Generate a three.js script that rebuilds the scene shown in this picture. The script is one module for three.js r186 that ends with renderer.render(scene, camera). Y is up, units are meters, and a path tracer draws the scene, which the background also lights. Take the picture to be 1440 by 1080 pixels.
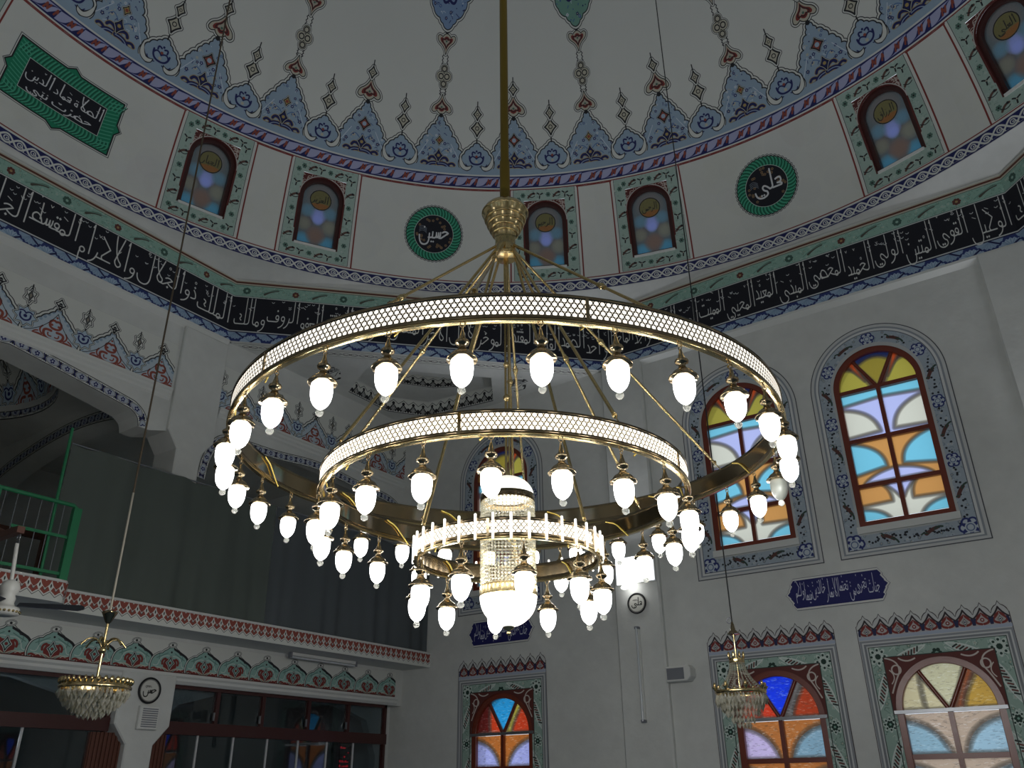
import * as THREE from 'three';
import { mergeGeometries } from 'three/addons/utils/BufferGeometryUtils.js';
import { RectAreaLightUniformsLib } from 'three/addons/lights/RectAreaLightUniformsLib.js';

// ---------------------------------------------------------------- camera, sky, exposure
const scene = new THREE.Scene();
const EYE = 1.6;                                   // eye height above the carpet
const camera = new THREE.PerspectiveCamera(2 * Math.atan(540 / 1173.95) * 180 / Math.PI, 1440 / 1080, 0.05, 120);
{
  const pitch = 0.4516, roll = -0.0118, yaw = 0.6071;
  const F0 = new THREE.Vector3(-Math.sin(yaw), 0, -Math.cos(yaw)), R0 = new THREE.Vector3(Math.cos(yaw), 0, -Math.sin(yaw)), U0 = new THREE.Vector3(0, 1, 0);
  const F = F0.clone().multiplyScalar(Math.cos(pitch)).addScaledVector(U0, Math.sin(pitch));
  const Up = F0.clone().multiplyScalar(-Math.sin(pitch)).addScaledVector(U0, Math.cos(pitch));
  const R = R0.clone().multiplyScalar(Math.cos(roll)).addScaledVector(Up, Math.sin(roll));
  const U = R0.clone().multiplyScalar(-Math.sin(roll)).addScaledVector(Up, Math.cos(roll));
  camera.matrixAutoUpdate = false;
  camera.matrix.makeBasis(R, U, F.clone().negate()).setPosition(0, EYE, 0);
  camera.matrix.decompose(camera.position, camera.quaternion, camera.scale);
  camera.matrixAutoUpdate = true;
}
scene.background = new THREE.Color().setRGB(0.82, 0.9, 1.0);    // an even overcast sky outside
scene.backgroundIntensity = 1.05;
const renderer = new THREE.WebGLRenderer({ antialias: true });
renderer.toneMapping = THREE.LinearToneMapping;
renderer.toneMappingExposure = 1.0;
renderer.shadowMap.enabled = true;
RectAreaLightUniformsLib.init();
const LAMP_CD = 0.22, FLOOD_CD = 9, LAMP_GLOW = 6, LATTICE_GLOW = 1.5;            // light of one chandelier lamp; how bright its glass looks

// ---------------------------------------------------------------- helpers
let seed = 7;
const rnd = () => { seed = (seed + 0x6d2b79f5) | 0; let t = Math.imul(seed ^ (seed >>> 15), 1 | seed); t = (t + Math.imul(t ^ (t >>> 7), 61 | t)) ^ t; return ((t ^ (t >>> 14)) >>> 0) / 4294967296; };
const rr = (a, b) => a + (b - a) * rnd();
const V3 = (x, y, z) => new THREE.Vector3(x, y, z), V2 = (x, y) => new THREE.Vector2(x, y), D2R = Math.PI / 180;
const taken = new Map();
const numbered = (n) => { const k = taken.get(n) ?? 0; taken.set(n, k + 1); return k ? n + '_' + String(k).padStart(3, '0') : n; };
const plainGeo = (g) => { const h = g.index ? g.toNonIndexed() : g; for (const k of Object.keys(h.attributes)) if (!['position', 'normal', 'uv'].includes(k)) h.deleteAttribute(k); if (!h.attributes.uv) h.setAttribute('uv', new THREE.BufferAttribute(new Float32Array(h.attributes.position.count * 2), 2)); h.clearGroups(); return h; };
const merge = (list) => (list.length === 1 ? plainGeo(list[0]) : mergeGeometries(list.map(plainGeo)));
function part(name, geo, mat, parent) {
  const m = new THREE.Mesh(Array.isArray(geo) ? merge(geo) : geo, mat);
  m.name = parent === scene ? numbered(name) : name; m.castShadow = m.receiveShadow = true; parent.add(m); return m;
}
function tag(o, label, category, { group, kind } = {}) { o.userData.label = label; o.userData.category = category; if (group) o.userData.group = group; if (kind) o.userData.kind = kind; return o; }
function thing(name, label, category, pos = [0, 0, 0], turn = 0, opt = {}) { const o = new THREE.Group(); o.name = numbered(name); o.position.set(...pos); o.rotation.y = turn; scene.add(o); return tag(o, label, category, opt); }
function structure(name, label, category, pos, turn) { return thing(name, label, category, pos, turn, { kind: 'structure' }); }
function group(name, parent) { const o = new THREE.Group(); o.name = name; parent.add(o); return o; }
const box = (w, h, d, x = 0, y = 0, z = 0) => new THREE.BoxGeometry(w, h, d).translate(x, y, z);
const box2 = (x0, x1, y0, y1, z0, z1) => box(Math.abs(x1 - x0), Math.abs(y1 - y0), Math.abs(z1 - z0), (x0 + x1) / 2, (y0 + y1) / 2, (z0 + z1) / 2);
function rod(a, b, r, seg = 8, r2 = r) {
  const d = b.clone().sub(a), g = new THREE.CylinderGeometry(r2, r, d.length(), seg);
  g.applyQuaternion(new THREE.Quaternion().setFromUnitVectors(V3(0, 1, 0), d.clone().normalize()));
  return g.translate((a.x + b.x) / 2, (a.y + b.y) / 2, (a.z + b.z) / 2);
}
const lathe = (pts, seg = 24) => new THREE.LatheGeometry(pts.map((p) => V2(p[0], p[1])), seg);
const extr = (shape, depth, seg = 12, bevel = 0) => new THREE.ExtrudeGeometry(shape, { depth, curveSegments: seg, bevelEnabled: bevel > 0, bevelThickness: bevel, bevelSize: bevel, bevelSegments: 1 });
const poly = (pts) => { const s = new THREE.Shape(); pts.forEach((p, i) => (i ? s.lineTo(p[0], p[1]) : s.moveTo(p[0], p[1]))); s.closePath(); return s; };
// uv in metres from the positions, seen along the main axis of each face
function metreUV(g) {
  g = plainGeo(g); const p = g.attributes.position, n = g.attributes.normal, uv = g.attributes.uv;
  for (let i = 0; i < p.count; i++) {
    const ax = Math.abs(n.getX(i)), ay = Math.abs(n.getY(i)), az = Math.abs(n.getZ(i));
    if (ay >= ax && ay >= az) uv.setXY(i, p.getX(i), p.getZ(i)); else if (ax >= az) uv.setXY(i, p.getZ(i), p.getY(i)); else uv.setXY(i, p.getX(i), p.getY(i));
  }
  return g;
}
function mapUV(g, fn) { g = plainGeo(g); const p = g.attributes.position, uv = g.attributes.uv; for (let i = 0; i < p.count; i++) { const [u, v] = fn(p.getX(i), p.getY(i), p.getZ(i)); uv.setXY(i, u, v); } return g; }
// arched outline: half width w, from y0 to the springing ys, then a half circle
function archShape(w, y0, ys, Cls = THREE.Shape, cx = 0) {
  const s = new Cls(); s.moveTo(cx - w, y0); s.lineTo(cx + w, y0); s.lineTo(cx + w, ys); s.absarc(cx, ys, w, 0, Math.PI, false); s.lineTo(cx - w, y0); return s;
}

// ---------------------------------------------------------------- painting
function paint(wm, hm, ppm, draw, opt = {}) {
  const c = document.createElement('canvas'); c.width = Math.round(wm * ppm); c.height = Math.round(hm * ppm);
  const x = c.getContext('2d'); x.setTransform(c.width / wm, 0, 0, -c.height / hm, 0, c.height); x.lineJoin = 'round'; x.lineCap = 'round';
  draw(x, wm, hm);
  const t = new THREE.CanvasTexture(c); t.colorSpace = THREE.SRGBColorSpace; t.wrapS = t.wrapT = THREE.RepeatWrapping; t.magFilter = THREE.LinearFilter;
  if (opt.clamp) t.wrapT = THREE.ClampToEdgeWrapping;
  return t;
}
const PAINT = { wall: '#d2d4cd', blue: '#93a8ba', pale: '#a9bccb', mid: '#4a6ea6', navy: '#161d5a', ink: '#0d0f1c', green: '#86ad9c', tile: '#6f9a8a', deep: '#14805d', red: '#7c2c26', brick: '#8d4538', cream: '#b9b5a2', gold: '#a8935a', grey: '#9aa3ab', line: '#17181c', lilac: '#a5a8c8' };
const fillR = (x, c, a, b, w, h) => { x.fillStyle = c; x.fillRect(a, b, w, h); };
const disc = (x, c, cx, cy, r) => { x.fillStyle = c; x.beginPath(); x.arc(cx, cy, r, 0, 7); x.fill(); };
const ring = (x, c, w, cx, cy, r) => { x.strokeStyle = c; x.lineWidth = w; x.beginPath(); x.arc(cx, cy, r, 0, 7); x.stroke(); };
const line = (x, c, w, ...p) => { x.strokeStyle = c; x.lineWidth = w; x.beginPath(); x.moveTo(p[0], p[1]); for (let i = 2; i < p.length; i += 2) x.lineTo(p[i], p[i + 1]); x.stroke(); };
const curve = (x, c, w, x0, y0, ...q) => { x.strokeStyle = c; x.lineWidth = w; x.beginPath(); x.moveTo(x0, y0); for (let i = 0; i < q.length; i += 4) x.quadraticCurveTo(q[i], q[i + 1], q[i + 2], q[i + 3]); x.stroke(); };
function rosette(x, cx, cy, r, petal, core, n = 6) { for (let i = 0; i < n; i++) { const a = i * 2 * Math.PI / n; disc(x, petal, cx + Math.cos(a) * r * .62, cy + Math.sin(a) * r * .62, r * .34); } disc(x, core, cx, cy, r * .3); }
// scalloped outline through a half profile [x, y], mirrored; bulge is how far each scallop swells
function scallop(x, cx, pts, bulge = 0.35) {
  x.beginPath();
  const both = [...pts.map((p) => [-p[0], p[1]]), ...pts.slice(0, -1).reverse()];
  x.moveTo(cx + both[0][0], both[0][1]);
  for (let i = 1; i < both.length; i++) {
    const [ax, ay] = both[i - 1], [bx, by] = both[i], dx = bx - ax, dy = by - ay;
    x.quadraticCurveTo(cx + (ax + bx) / 2 - dy * bulge, (ay + by) / 2 + dx * bulge, cx + bx, by);
  }
  x.closePath();
}
function outlined(x, path, fill, s = 1) {       // thin dark line, light gap, dark line, fill: the way all the painted crowns are edged
  path(); x.strokeStyle = PAINT.line; x.lineWidth = .088 * s; x.stroke();
  path(); x.strokeStyle = PAINT.wall; x.lineWidth = .07 * s; x.stroke();
  path(); x.strokeStyle = PAINT.line; x.lineWidth = .026 * s; x.stroke();
  path(); x.fillStyle = fill; x.fill();
}
// small flowers, curls and dots scattered over a box
function floral(x, x0, y0, x1, y1, n, cols, s = 1) {
  for (let i = 0; i < n; i++) {
    const cx = rr(x0, x1), cy = rr(y0, y1), c = cols[Math.floor(rnd() * cols.length)], k = rnd();
    if (k < .3) rosette(x, cx, cy, .02 * s, c, PAINT.cream, 5);
    else if (k < .65) curve(x, c, .006 * s, cx, cy, cx + rr(-.04, .04) * s, cy + .03 * s, cx + rr(-.05, .05) * s, cy + rr(-.03, .03) * s);
    else disc(x, c, cx, cy, rr(.004, .009) * s);
  }
}
// ---- Arabic lettering drawn with a round pen: x runs leftwards from the right edge of each letter, baseline y = 0
const circ = (cx, cy, r) => `M${cx - r},${cy} a${r},${r} 0 1,0 ${2 * r},0 a${r},${r} 0 1,0 ${-2 * r},0 `;
function letter(k, p, n, H) {
  const j = p ? 'M0,0 L.4,0 ' : '';
  switch (k) {
    case 'alef': return p ? [.8, `M0,0 Q.5,0 .5,.6 L.42,${H}`, .4] : [.75, `M.3,-.05 L.22,${H} L.4,${H - .45}`, .3];
    case 'lam': return n ? [.95, j + `M.3,${H} L.38,.5 Q.4,0 .95,0`, .4] : [2.7, j + `M.3,${H} L.38,.1 Q.4,-1.4 1.5,-1.4 Q2.5,-1.4 2.6,-.3`, 1.2];
    case 'beh': return n ? [.85, j + 'M.35,1 L.4,.3 Q.42,0 .85,0', .4] : [3, j + 'M.2,.9 Q.1,0 .8,-.05 L2.4,-.05 Q2.9,0 2.85,.8', 1.5];
    case 'noon': return n ? letter('beh', p, n, H) : [2.4, j + 'M.2,.7 L.25,0 Q.3,-1.3 1.3,-1.3 Q2.3,-1.3 2.3,.3', 1.3];
    case 'yeh': return n ? letter('beh', p, n, H) : [2.7, 'M0,0 Q.9,1.2 1.2,.5 Q1.2,0 .6,-.2 Q.2,-.9 1.3,-1.1 Q2.5,-1.2 2.6,0', 1.4];
    case 'jeem': return n ? [1.7, (p ? 'M0,0 Q.6,.1 1,.45 ' : '') + 'M1.4,1 Q.8,1.4 .2,.95 L1.7,0', .9] : [2.2, j + 'M1.7,1 Q1,1.45 .3,1 L1.3,.7 Q.0,-.3 .4,-1.2 Q.9,-2 2.2,-1.5', 1.1];
    case 'dal': return [1.1, j + 'M.6,1.3 Q.1,.8 .2,.2 Q.3,0 1,0', .5];
    case 'reh': return [1.1, j + 'M.3,.6 Q.5,-.7 1.4,-1', .4];
    case 'waw': return [1.2, j + circ(.5, .5, .36) + 'M.14,.5 Q.2,-.7 1.4,-1', .5];
    case 'seen': { const t = j + 'M.1,1 Q.1,0 .45,.1 L.5,.9 Q.5,0 .9,.1 L.95,.9 Q.95,0 1.4,0'; return n ? [1.4, t, .7] : [3.3, t + ' L1.4,.2 Q1.4,-1.2 2.3,-1.2 Q3.2,-1.2 3.2,.2', .7]; }
    case 'sad': { const t = j + 'M.1,0 Q.4,1.25 1.2,1.2 Q1.8,.9 1.5,.2 Q1.3,0 .1,0 L1.6,0 L1.75,.8 Q1.8,0 2.2,0'; return n ? [2.2, t, .9] : [4, t + ' Q2.2,-1.2 3,-1.2 Q3.9,-1.2 3.9,.2', .9]; }
    case 'tah': return [1.8, j + `M.1,0 Q.4,1.2 1.1,1.1 Q1.7,.8 1.4,.2 Q1.2,0 .1,0 L1.8,0 M.5,${H * .8} L.45,.5`, .9];
    case 'ain': return n ? (p ? [1.2, 'M0,0 L.55,.15 L.1,.95 L1.1,.95 L.6,.1 L1.2,0', .6] : [1.5, 'M1.2,1.2 Q.2,1.6 .3,.8 Q.4,.4 1,.5 Q0,.3 .4,0 L1.5,0', .8]) : [2.2, (p ? 'M0,0 L.5,.2 L.1,.95 L1.1,.95 L.5,.2' : 'M1.3,1.2 Q.2,1.6 .3,.8 Q.5,.4 1.1,.5 Q.6,.4 .5,.2') + ' Q-.1,-.9 .6,-1.4 Q1.3,-1.8 2.2,-1.4', .8];
    case 'feh': return n ? [1, j + circ(.45, .65, .33) + 'M.15,.45 Q.2,0 1,0', .45] : [2.8, j + circ(.45, .65, .33) + 'M.13,.5 Q.1,-.05 .7,-.05 L2.3,-.05 Q2.75,0 2.7,.6', .45];
    case 'qaf': return n ? letter('feh', p, n, H) : [2.4, j + circ(.45, .65, .33) + 'M.1,.5 Q.1,-1.3 1.2,-1.3 Q2.3,-1.3 2.3,.2', .45];
    case 'kaf': return n ? [1.8, 'M0,0 L1.8,0 M1.7,3.2 L.3,1.8 L1.4,.5 Q1.5,0 1,0', .9] : [2.8, j + `M.3,${H} L.35,.3 Q.35,0 .9,0 L2.3,0 Q2.75,0 2.7,.7 M1.6,1.6 Q1.1,1.5 1.3,1.1 Q1.7,.9 1.2,.6`, 1.2];
    case 'meem': return n ? [.95, j + circ(.45, .12, .36) + 'M.4,-.1 L.95,0', .4] : [1.1, j + circ(.45, .1, .36) + 'M.75,0 Q.9,-.6 .8,-1.5', .4];
    case 'heh': return n ? [1.4, j + circ(.65, .45, .48) + 'M.2,.3 Q.8,1 1.1,.2 L1.4,0', .6] : [1.1, j + 'M.3,0 L.35,1 Q1.1,.9 .95,.3 Q.7,-.1 .3,.1', .6];
    case 'lamalef': return [1.7, j + `M1.5,${H} Q1.3,1.2 .35,.7 Q0,.25 .6,0 Q1.1,.1 1.2,.7 L.25,${H}`, .7];
    case 'hamza': return [.8, 'M.6,.9 Q.1,.9 .25,.55 Q.5,.3 .1,.25 L.7,.3', .4];
  }
  return [.6, '', .3];
}
const KINDS = { 'ا': ['alef'], 'أ': ['alef', 0, 1], 'آ': ['alef'], 'ب': ['beh', -1], 'ت': ['beh', 2], 'ث': ['beh', 3], 'ن': ['noon', 1], 'ي': ['yeh', -2], 'ى': ['yeh'], 'ئ': ['yeh'], 'ج': ['jeem', -1], 'ح': ['jeem'], 'خ': ['jeem', 1], 'د': ['dal'], 'ذ': ['dal', 1], 'ر': ['reh'], 'ز': ['reh', 1], 'و': ['waw'], 'ؤ': ['waw'], 'س': ['seen'], 'ش': ['seen', 3], 'ص': ['sad'], 'ض': ['sad', 1], 'ط': ['tah'], 'ظ': ['tah', 1], 'ع': ['ain'], 'غ': ['ain', 1], 'ف': ['feh', 1], 'ق': ['qaf', 2], 'ك': ['kaf'], 'ل': ['lam'], 'م': ['meem'], 'ه': ['heh'], 'ة': ['heh', 2], 'ء': ['hamza'], '+': ['lamalef'] };
const STOPS = 'اأآدذرزوؤءىة+';
function layout(text, H, gap) {
  const out = []; let x = 0; const s = [...text.replace(/لا/g, '+')];
  s.forEach((ch, i) => {
    if (ch === ' ') { x += gap; return; }
    const k = KINDS[ch]; if (!k) return;
    const p = i > 0 && s[i - 1] !== ' ' && !STOPS.includes(s[i - 1]), n = i < s.length - 1 && s[i + 1] !== ' ' && !STOPS.includes(ch);
    const [w, d, dx] = letter(k[0], p, n, H); out.push([x, d, dx, k[1] ?? 0, k[0]]); x += w + (n ? 0 : .15);
  });
  return [out, x];
}
// writes right to left; fits the width given and returns the width used
function arabic(x, text, right, base, u, { color = '#d8d6cc', pen = .3, H = 4.2, width, gap = .5, lift = 0, accents = false } = {}) {
  const words = lift ? text.split(' ') : [text], rows = words.map((w, i) => layout(w, H - (i % 2 ? lift : 0), gap));
  const total = rows.reduce((s, r) => s + r[1] + (lift ? gap : 0), 0), sx = width ? width / (total * u) : 1;
  let off = 0; x.strokeStyle = x.fillStyle = color;
  rows.forEach(([letters, w], i) => {
    x.save(); x.translate(right - off * u * sx, base + (i % 2 ? lift * u : 0)); x.scale(-u * sx, u); x.lineWidth = pen; x.lineJoin = x.lineCap = 'round';
    for (const [lx, d, dx, dots, kind] of letters) {
      x.save(); x.translate(lx, 0); if (d) x.stroke(new Path2D(d));
      const n = Math.abs(dots), y = dots > 0 ? (kind === 'lam' ? 4.6 : 1.75) : -.7 - (kind === 'jeem' ? -.5 : 0);
      for (let q = 0; q < n; q++) { x.save(); x.translate(dx + (q - (n - 1) / 2) * .42, y + (n === 3 && q === 1 ? .35 : 0)); x.rotate(.78); x.fillRect(-.15, -.15, .3, .3); x.restore(); }
      x.restore();
      if (accents && rnd() < .55) { x.save(); x.translate(lx + dx, rr(1.9, H - .7)); x.lineWidth = pen * .55; x.beginPath(); const m = rnd(); if (m < .5) { x.moveTo(-.2, .2); x.lineTo(0, -.1); x.lineTo(.2, .2); } else if (m < .8) { x.moveTo(-.3, -.1); x.lineTo(.35, .2); } else x.arc(0, 0, .16, 0, 6.3); x.stroke(); x.restore(); }
    }
    x.restore(); off += w + (lift ? gap : 0);
  });
  return total * u * sx;
}

// ---------------------------------------------------------------- painted ornament (flat paint on the plaster)
const RHO = 5.89, YC = 7.03, CX = -2.133, CZ = -3.024;             // the dome's sphere and the axis of the hall
const DEG = 5.53 * D2R;                                             // metres of arc per degree at the dome's foot
const grainAlpha = (x, w, h, n, dark, light, s) => { for (let i = 0; i < n; i++) { x.globalAlpha = rr(.02, .07); disc(x, rnd() < .5 ? dark : light, rnd() * w, rnd() * h, rr(.2, 1) * s); } x.globalAlpha = 1; };

function palmette(x, cx, cy, s, fill, up = 1) {                     // tulip-shaped finial, ink lined, with a red heart
  const path = (k) => { const X = (u) => cx + u * s * k, Y = (v) => cy + up * (.12 + (v - .12) * k) * s; x.beginPath(); x.moveTo(X(0), Y(0)); x.quadraticCurveTo(X(-.05), Y(.01), X(-.07), Y(.05)); x.quadraticCurveTo(X(-.13), Y(.0), X(-.155), Y(.05)); x.quadraticCurveTo(X(-.15), Y(.11), X(-.09), Y(.14)); x.quadraticCurveTo(X(-.02), Y(.19), X(0), Y(.28)); x.quadraticCurveTo(X(.02), Y(.19), X(.09), Y(.14)); x.quadraticCurveTo(X(.15), Y(.11), X(.155), Y(.05)); x.quadraticCurveTo(X(.13), Y(0), X(.07), Y(.05)); x.quadraticCurveTo(X(.05), Y(.01), X(0), Y(0)); x.closePath(); };
  outlined(x, () => path(1), PAINT.cream, .8 * s); path(.72); x.fillStyle = fill; x.fill(); path(.5); x.strokeStyle = PAINT.line; x.lineWidth = .01; x.stroke(); path(.36); x.fillStyle = '#a9a796'; x.fill(); disc(x, '#4e6a5c', cx, cy + up * .1 * s, .016 * s);
}
function rhomb(x, cx, cy, w, h, fill, s = .7) {
  const path = () => { x.beginPath(); x.moveTo(cx, cy - h); x.quadraticCurveTo(cx + w * .3, cy - h * .4, cx + w, cy); x.quadraticCurveTo(cx + w * .3, cy + h * .4, cx, cy + h); x.quadraticCurveTo(cx - w * .3, cy + h * .4, cx - w, cy); x.quadraticCurveTo(cx - w * .3, cy - h * .4, cx, cy - h); };
  outlined(x, path, fill, s); path(); x.strokeStyle = PAINT.line; x.lineWidth = Math.min(w, h) * .2; x.stroke(); ring(x, PAINT.line, Math.min(w, h) * .12, cx, cy, Math.min(w, h) * .3);
}
function bigCrown(x, cx, warm) {
  const P = [[.34, .24], [.36, .36], [.33, .47], [.265, .555], [.24, .65], [.165, .72], [.14, .81], [.065, .87], [.04, .93], [0, .995]];
  outlined(x, () => scallop(x, cx, P, .5), PAINT.blue);
  x.save(); scallop(x, cx, P, .5); x.clip();
  floral(x, cx - .4, .3, cx + .4, .95, 90, [PAINT.navy, '#c9d3dc', PAINT.cream, PAINT.navy, '#3f5f95'], 1);
  // dark blue arabesque knot low in the crown, flower above it
  for (const sx of [-1, 1]) {
    for (const [c, e] of [[PAINT.gold, .016], [PAINT.navy, 0]]) { curve(x, c, .05 + e, cx, .34, cx + sx * .12, .36, cx + sx * .16, .28, cx + sx * .24, .29, cx + sx * .29, .23); curve(x, c, .034 + e, cx + sx * .02, .39, cx + sx * .1, .46, cx + sx * .13, .39); curve(x, c, .03 + e, cx + sx * .13, .32, cx + sx * .2, .38, cx + sx * .23, .33); }
    curve(x, '#9fb0c2', .01, cx, .34, cx + sx * .12, .36, cx + sx * .16, .28, cx + sx * .22, .29, cx + sx * .26, .25);
    rosette(x, cx + sx * .13, .53, .03, PAINT.cream, PAINT.navy, 6); rosette(x, cx + sx * .22, .46, .026, PAINT.navy, PAINT.cream, 5); rosette(x, cx + sx * .08, .62, .024, PAINT.navy, '#c9d3dc', 5); curve(x, '#4d6ea0', .01, cx + sx * .04, .5, cx + sx * .12, .6, cx + sx * .16, .5); curve(x, '#c9d3dc', .009, cx + sx * .3, .4, cx + sx * .24, .5, cx + sx * .17, .62);
  }
  rhomb(x, cx, .45, .055, .085, PAINT.navy, .35); disc(x, PAINT.gold, cx, .45, .022);
  if (warm) { rhomb(x, cx, .7, .08, .085, PAINT.brick, .4); disc(x, '#9fb4c6', cx, .7, .03); } else { rhomb(x, cx, .66, .05, .06, PAINT.gold, .35); disc(x, PAINT.brick, cx, .66, .02); }
  x.restore();
}
function smallCrown(x, cx) {
  const P = [[.1, .25], [.19, .31], [.205, .42], [.17, .5], [.1, .565], [.05, .605], [0, .655]];
  outlined(x, () => scallop(x, cx, P, .38), PAINT.blue);
  for (const s of [-1, 1]) { curve(x, PAINT.navy, .022, cx, .36, cx + s * .1, .36, cx + s * .1, .47); curve(x, PAINT.navy, .018, cx, .44, cx + s * .06, .5, cx + s * .09, .44); }
  for (const s of [-1, 1]) { curve(x, PAINT.navy, .02, cx + s * .02, .52, cx + s * .07, .55, cx + s * .06, .49); curve(x, PAINT.navy, .012, cx + s * .05, .33, cx + s * .12, .3, cx + s * .15, .36); } disc(x, PAINT.brick, cx, .47, .018); disc(x, PAINT.cream, cx, .4, .02); disc(x, PAINT.navy, cx, .545, .014); line(x, PAINT.line, .016, cx, .655, cx, .76);
  rhomb(x, cx, .86, .085, .11, PAINT.cream, .75); rhomb(x, cx, 1.05, .055, .08, PAINT.cream, .75); line(x, PAINT.line, .014, cx, 1.13, cx, 1.22);
}
const DOME_W = 45 * DEG, DOME_H = 3.3;
const domeTex = paint(DOME_W, DOME_H, 330, (x, W, H) => {
  fillR(x, PAINT.wall, 0, 0, W, H);
  fillR(x, PAINT.blue, 0, .2, W, .16);
  const at = [];
  for (let k = -1; k <= 2; k++) at.push(k * 22.5);
  for (let k = -1; k <= 2; k++) {
    const b = k * 22.5 * DEG, a = (k * 22.5 + 11.25) * DEG;
    bigCrown(x, a, true); palmette(x, a, 1.03, 1.05, PAINT.red); rhomb(x, a, 1.39, .06, .075, PAINT.cream, .8); line(x, PAINT.line, .014, a, 1.46, a, 1.55); disc(x, PAINT.line, a, 1.0, .03);
    bigCrown(x, b, false); palmette(x, b, 1.02, .92, PAINT.red); disc(x, PAINT.line, b, 1.0, .028);
    const wav = (y0, y1) => { for (const s of [-1, 1]) { const p = []; for (let i = 0; i <= 6; i++) p.push(b + s * (.03 + (i % 2 ? .018 : 0)), y0 + (y1 - y0) * i / 6); line(x, PAINT.line, .011, ...p); } };
    wav(1.27, 1.38); wav(1.66, 1.8);
    outlined(x, () => { x.beginPath(); for (const [dx, dy, r] of [[0, .1, .05], [0, -.1, .05], [.05, 0, .06], [-.05, 0, .06]]) { x.moveTo(b + dx + r, 1.52 + dy); x.arc(b + dx, 1.52 + dy, r, 0, 7); } }, PAINT.cream, .55);
    for (const [dx, dy] of [[0, .1], [0, -.1], [.045, 0], [-.045, 0]]) { ring(x, PAINT.line, .014, b + dx, 1.52 + dy, .035); }
    palmette(x, b, 2.07, .92, PAINT.red, -1); disc(x, PAINT.line, b, 2.1, .03);
    const tint = ((k % 2) + 2) % 2 ? PAINT.tile : '#7d97b8', M = [[0, 2.13], [.08, 2.2], [.14, 2.27], [.26, 2.38], [.3, 2.5], [.41, 2.62], [.43, 2.8], [.38, 2.95], [.26, 3.1], [.12, 3.2], [0, 3.26]];
    const med = () => { x.beginPath(); const both = [...M.map((p) => [p[0], p[1]]), ...M.slice(0, -1).reverse().map((p) => [-p[0], p[1]])]; both.forEach((p, i) => { if (!i) x.moveTo(b + p[0], p[1]); else { const q = both[i - 1], dx = p[0] - q[0], dy = p[1] - q[1]; x.quadraticCurveTo(b + (p[0] + q[0]) / 2 + dy * .3, (p[1] + q[1]) / 2 - dx * .3, b + p[0], p[1]); } }); x.closePath(); };
    outlined(x, med, tint, 1); x.save(); med(); x.clip(); floral(x, b - .4, 2.2, b + .4, 3.2, 110, [PAINT.navy, '#c9d3dc', '#3b5c98', PAINT.navy], 1.3); for (const s of [-1, 1]) { curve(x, PAINT.navy, .035, b, 2.5, b + s * .1, 2.4, b + s * .12, 2.55, b + s * .3, 2.5, b + s * .3, 2.8); } x.restore();
  }
  for (const a of at) for (const s of [5.625, 16.875]) smallCrown(x, (a + s) * DEG);
  fillR(x, PAINT.blue, 0, .19, W, .115);
  for (const a of at) for (const q of [5.625, 16.875]) for (const s of [-1, 1]) { const cx = (a + q) * DEG; for (const [c, w] of [[PAINT.line, .012], [PAINT.wall, 0]]) { x.fillStyle = c; x.beginPath(); x.moveTo(cx + s * (.23 + w), .49); x.quadraticCurveTo(cx + s * (.275 + w), .3 - w, cx + s * (.14 - w), .275 - w); x.quadraticCurveTo(cx + s * (.07 - w), .28, cx + s * (.075 - w), .34 + w); x.quadraticCurveTo(cx + s * .11, .315 + w, cx + s * (.15 - w), .325 + w); x.quadraticCurveTo(cx + s * (.2 - w), .36, cx + s * (.23 + w), .49); x.fill(); } }
  // guilloche border at the foot of the dome
  fillR(x, PAINT.wall, 0, 0, W, .217); fillR(x, PAINT.red, 0, 0, W, .014); fillR(x, PAINT.navy, 0, .034, W, .162);
  const n = 15, p = W / n;
  for (let i = -1; i <= n; i++) {
    const cx = (i + .5) * p; x.fillStyle = PAINT.lilac; x.beginPath(); x.moveTo(cx - p * .62, .05); x.quadraticCurveTo(cx - p * .1, .05, cx + p * .1, .115); x.quadraticCurveTo(cx + p * .2, .18, cx + p * .62, .18); x.quadraticCurveTo(cx + p * .1, .18, cx - p * .12, .12); x.quadraticCurveTo(cx - p * .25, .05, cx - p * .62, .05); x.lineTo(cx - p * .5, .17); x.lineTo(cx - p * .1, .18); x.lineTo(cx + p * .5, .18); x.lineTo(cx + p * .1, .055); x.closePath(); x.fill();
    for (const s of [0, .42]) { line(x, PAINT.brick, .022, cx + p * (s - .1), .08, cx + p * (s - .02), .15, cx + p * (s + .04), .09, cx + p * (s + .12), .15); }
  }
  fillR(x, PAINT.wall, 0, .196, W, .021);
}, { clamp: true });

// ---- drum: interlace border, red-lined panels, green frames round the windows, a medallion in each eighth
const DM = 5.75 * D2R, DRUM_W = 45 * DM, DRUM_Y0 = 7.575, DRUM_H = 1.48, WIN_A = 15.35;
function sprig(x, cx, cy, k, s = 1) {
  if (k % 3 === 0) { rosette(x, cx, cy, .036 * s, '#4d6f62', PAINT.line, 6); }
  else if (k % 3 === 1) { for (const a of [0, 1, 2]) { const t = a * 2.1 + .4; curve(x, PAINT.line, .016 * s, cx, cy, cx + Math.cos(t) * .02 * s, cy + Math.sin(t) * .03 * s, cx + Math.cos(t) * .045 * s, cy + Math.sin(t) * .045 * s); } disc(x, PAINT.cream, cx, cy, .008 * s); }
  else { curve(x, '#5b4038', .026 * s, cx - .045 * s, cy - .03 * s, cx, cy + .03 * s, cx + .045 * s, cy + .02 * s); disc(x, PAINT.line, cx + .03 * s, cy + .025 * s, .014 * s); curve(x, PAINT.line, .009 * s, cx - .05 * s, cy, cx, cy - .05 * s, cx + .05 * s, cy - .01 * s); }
}
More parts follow.
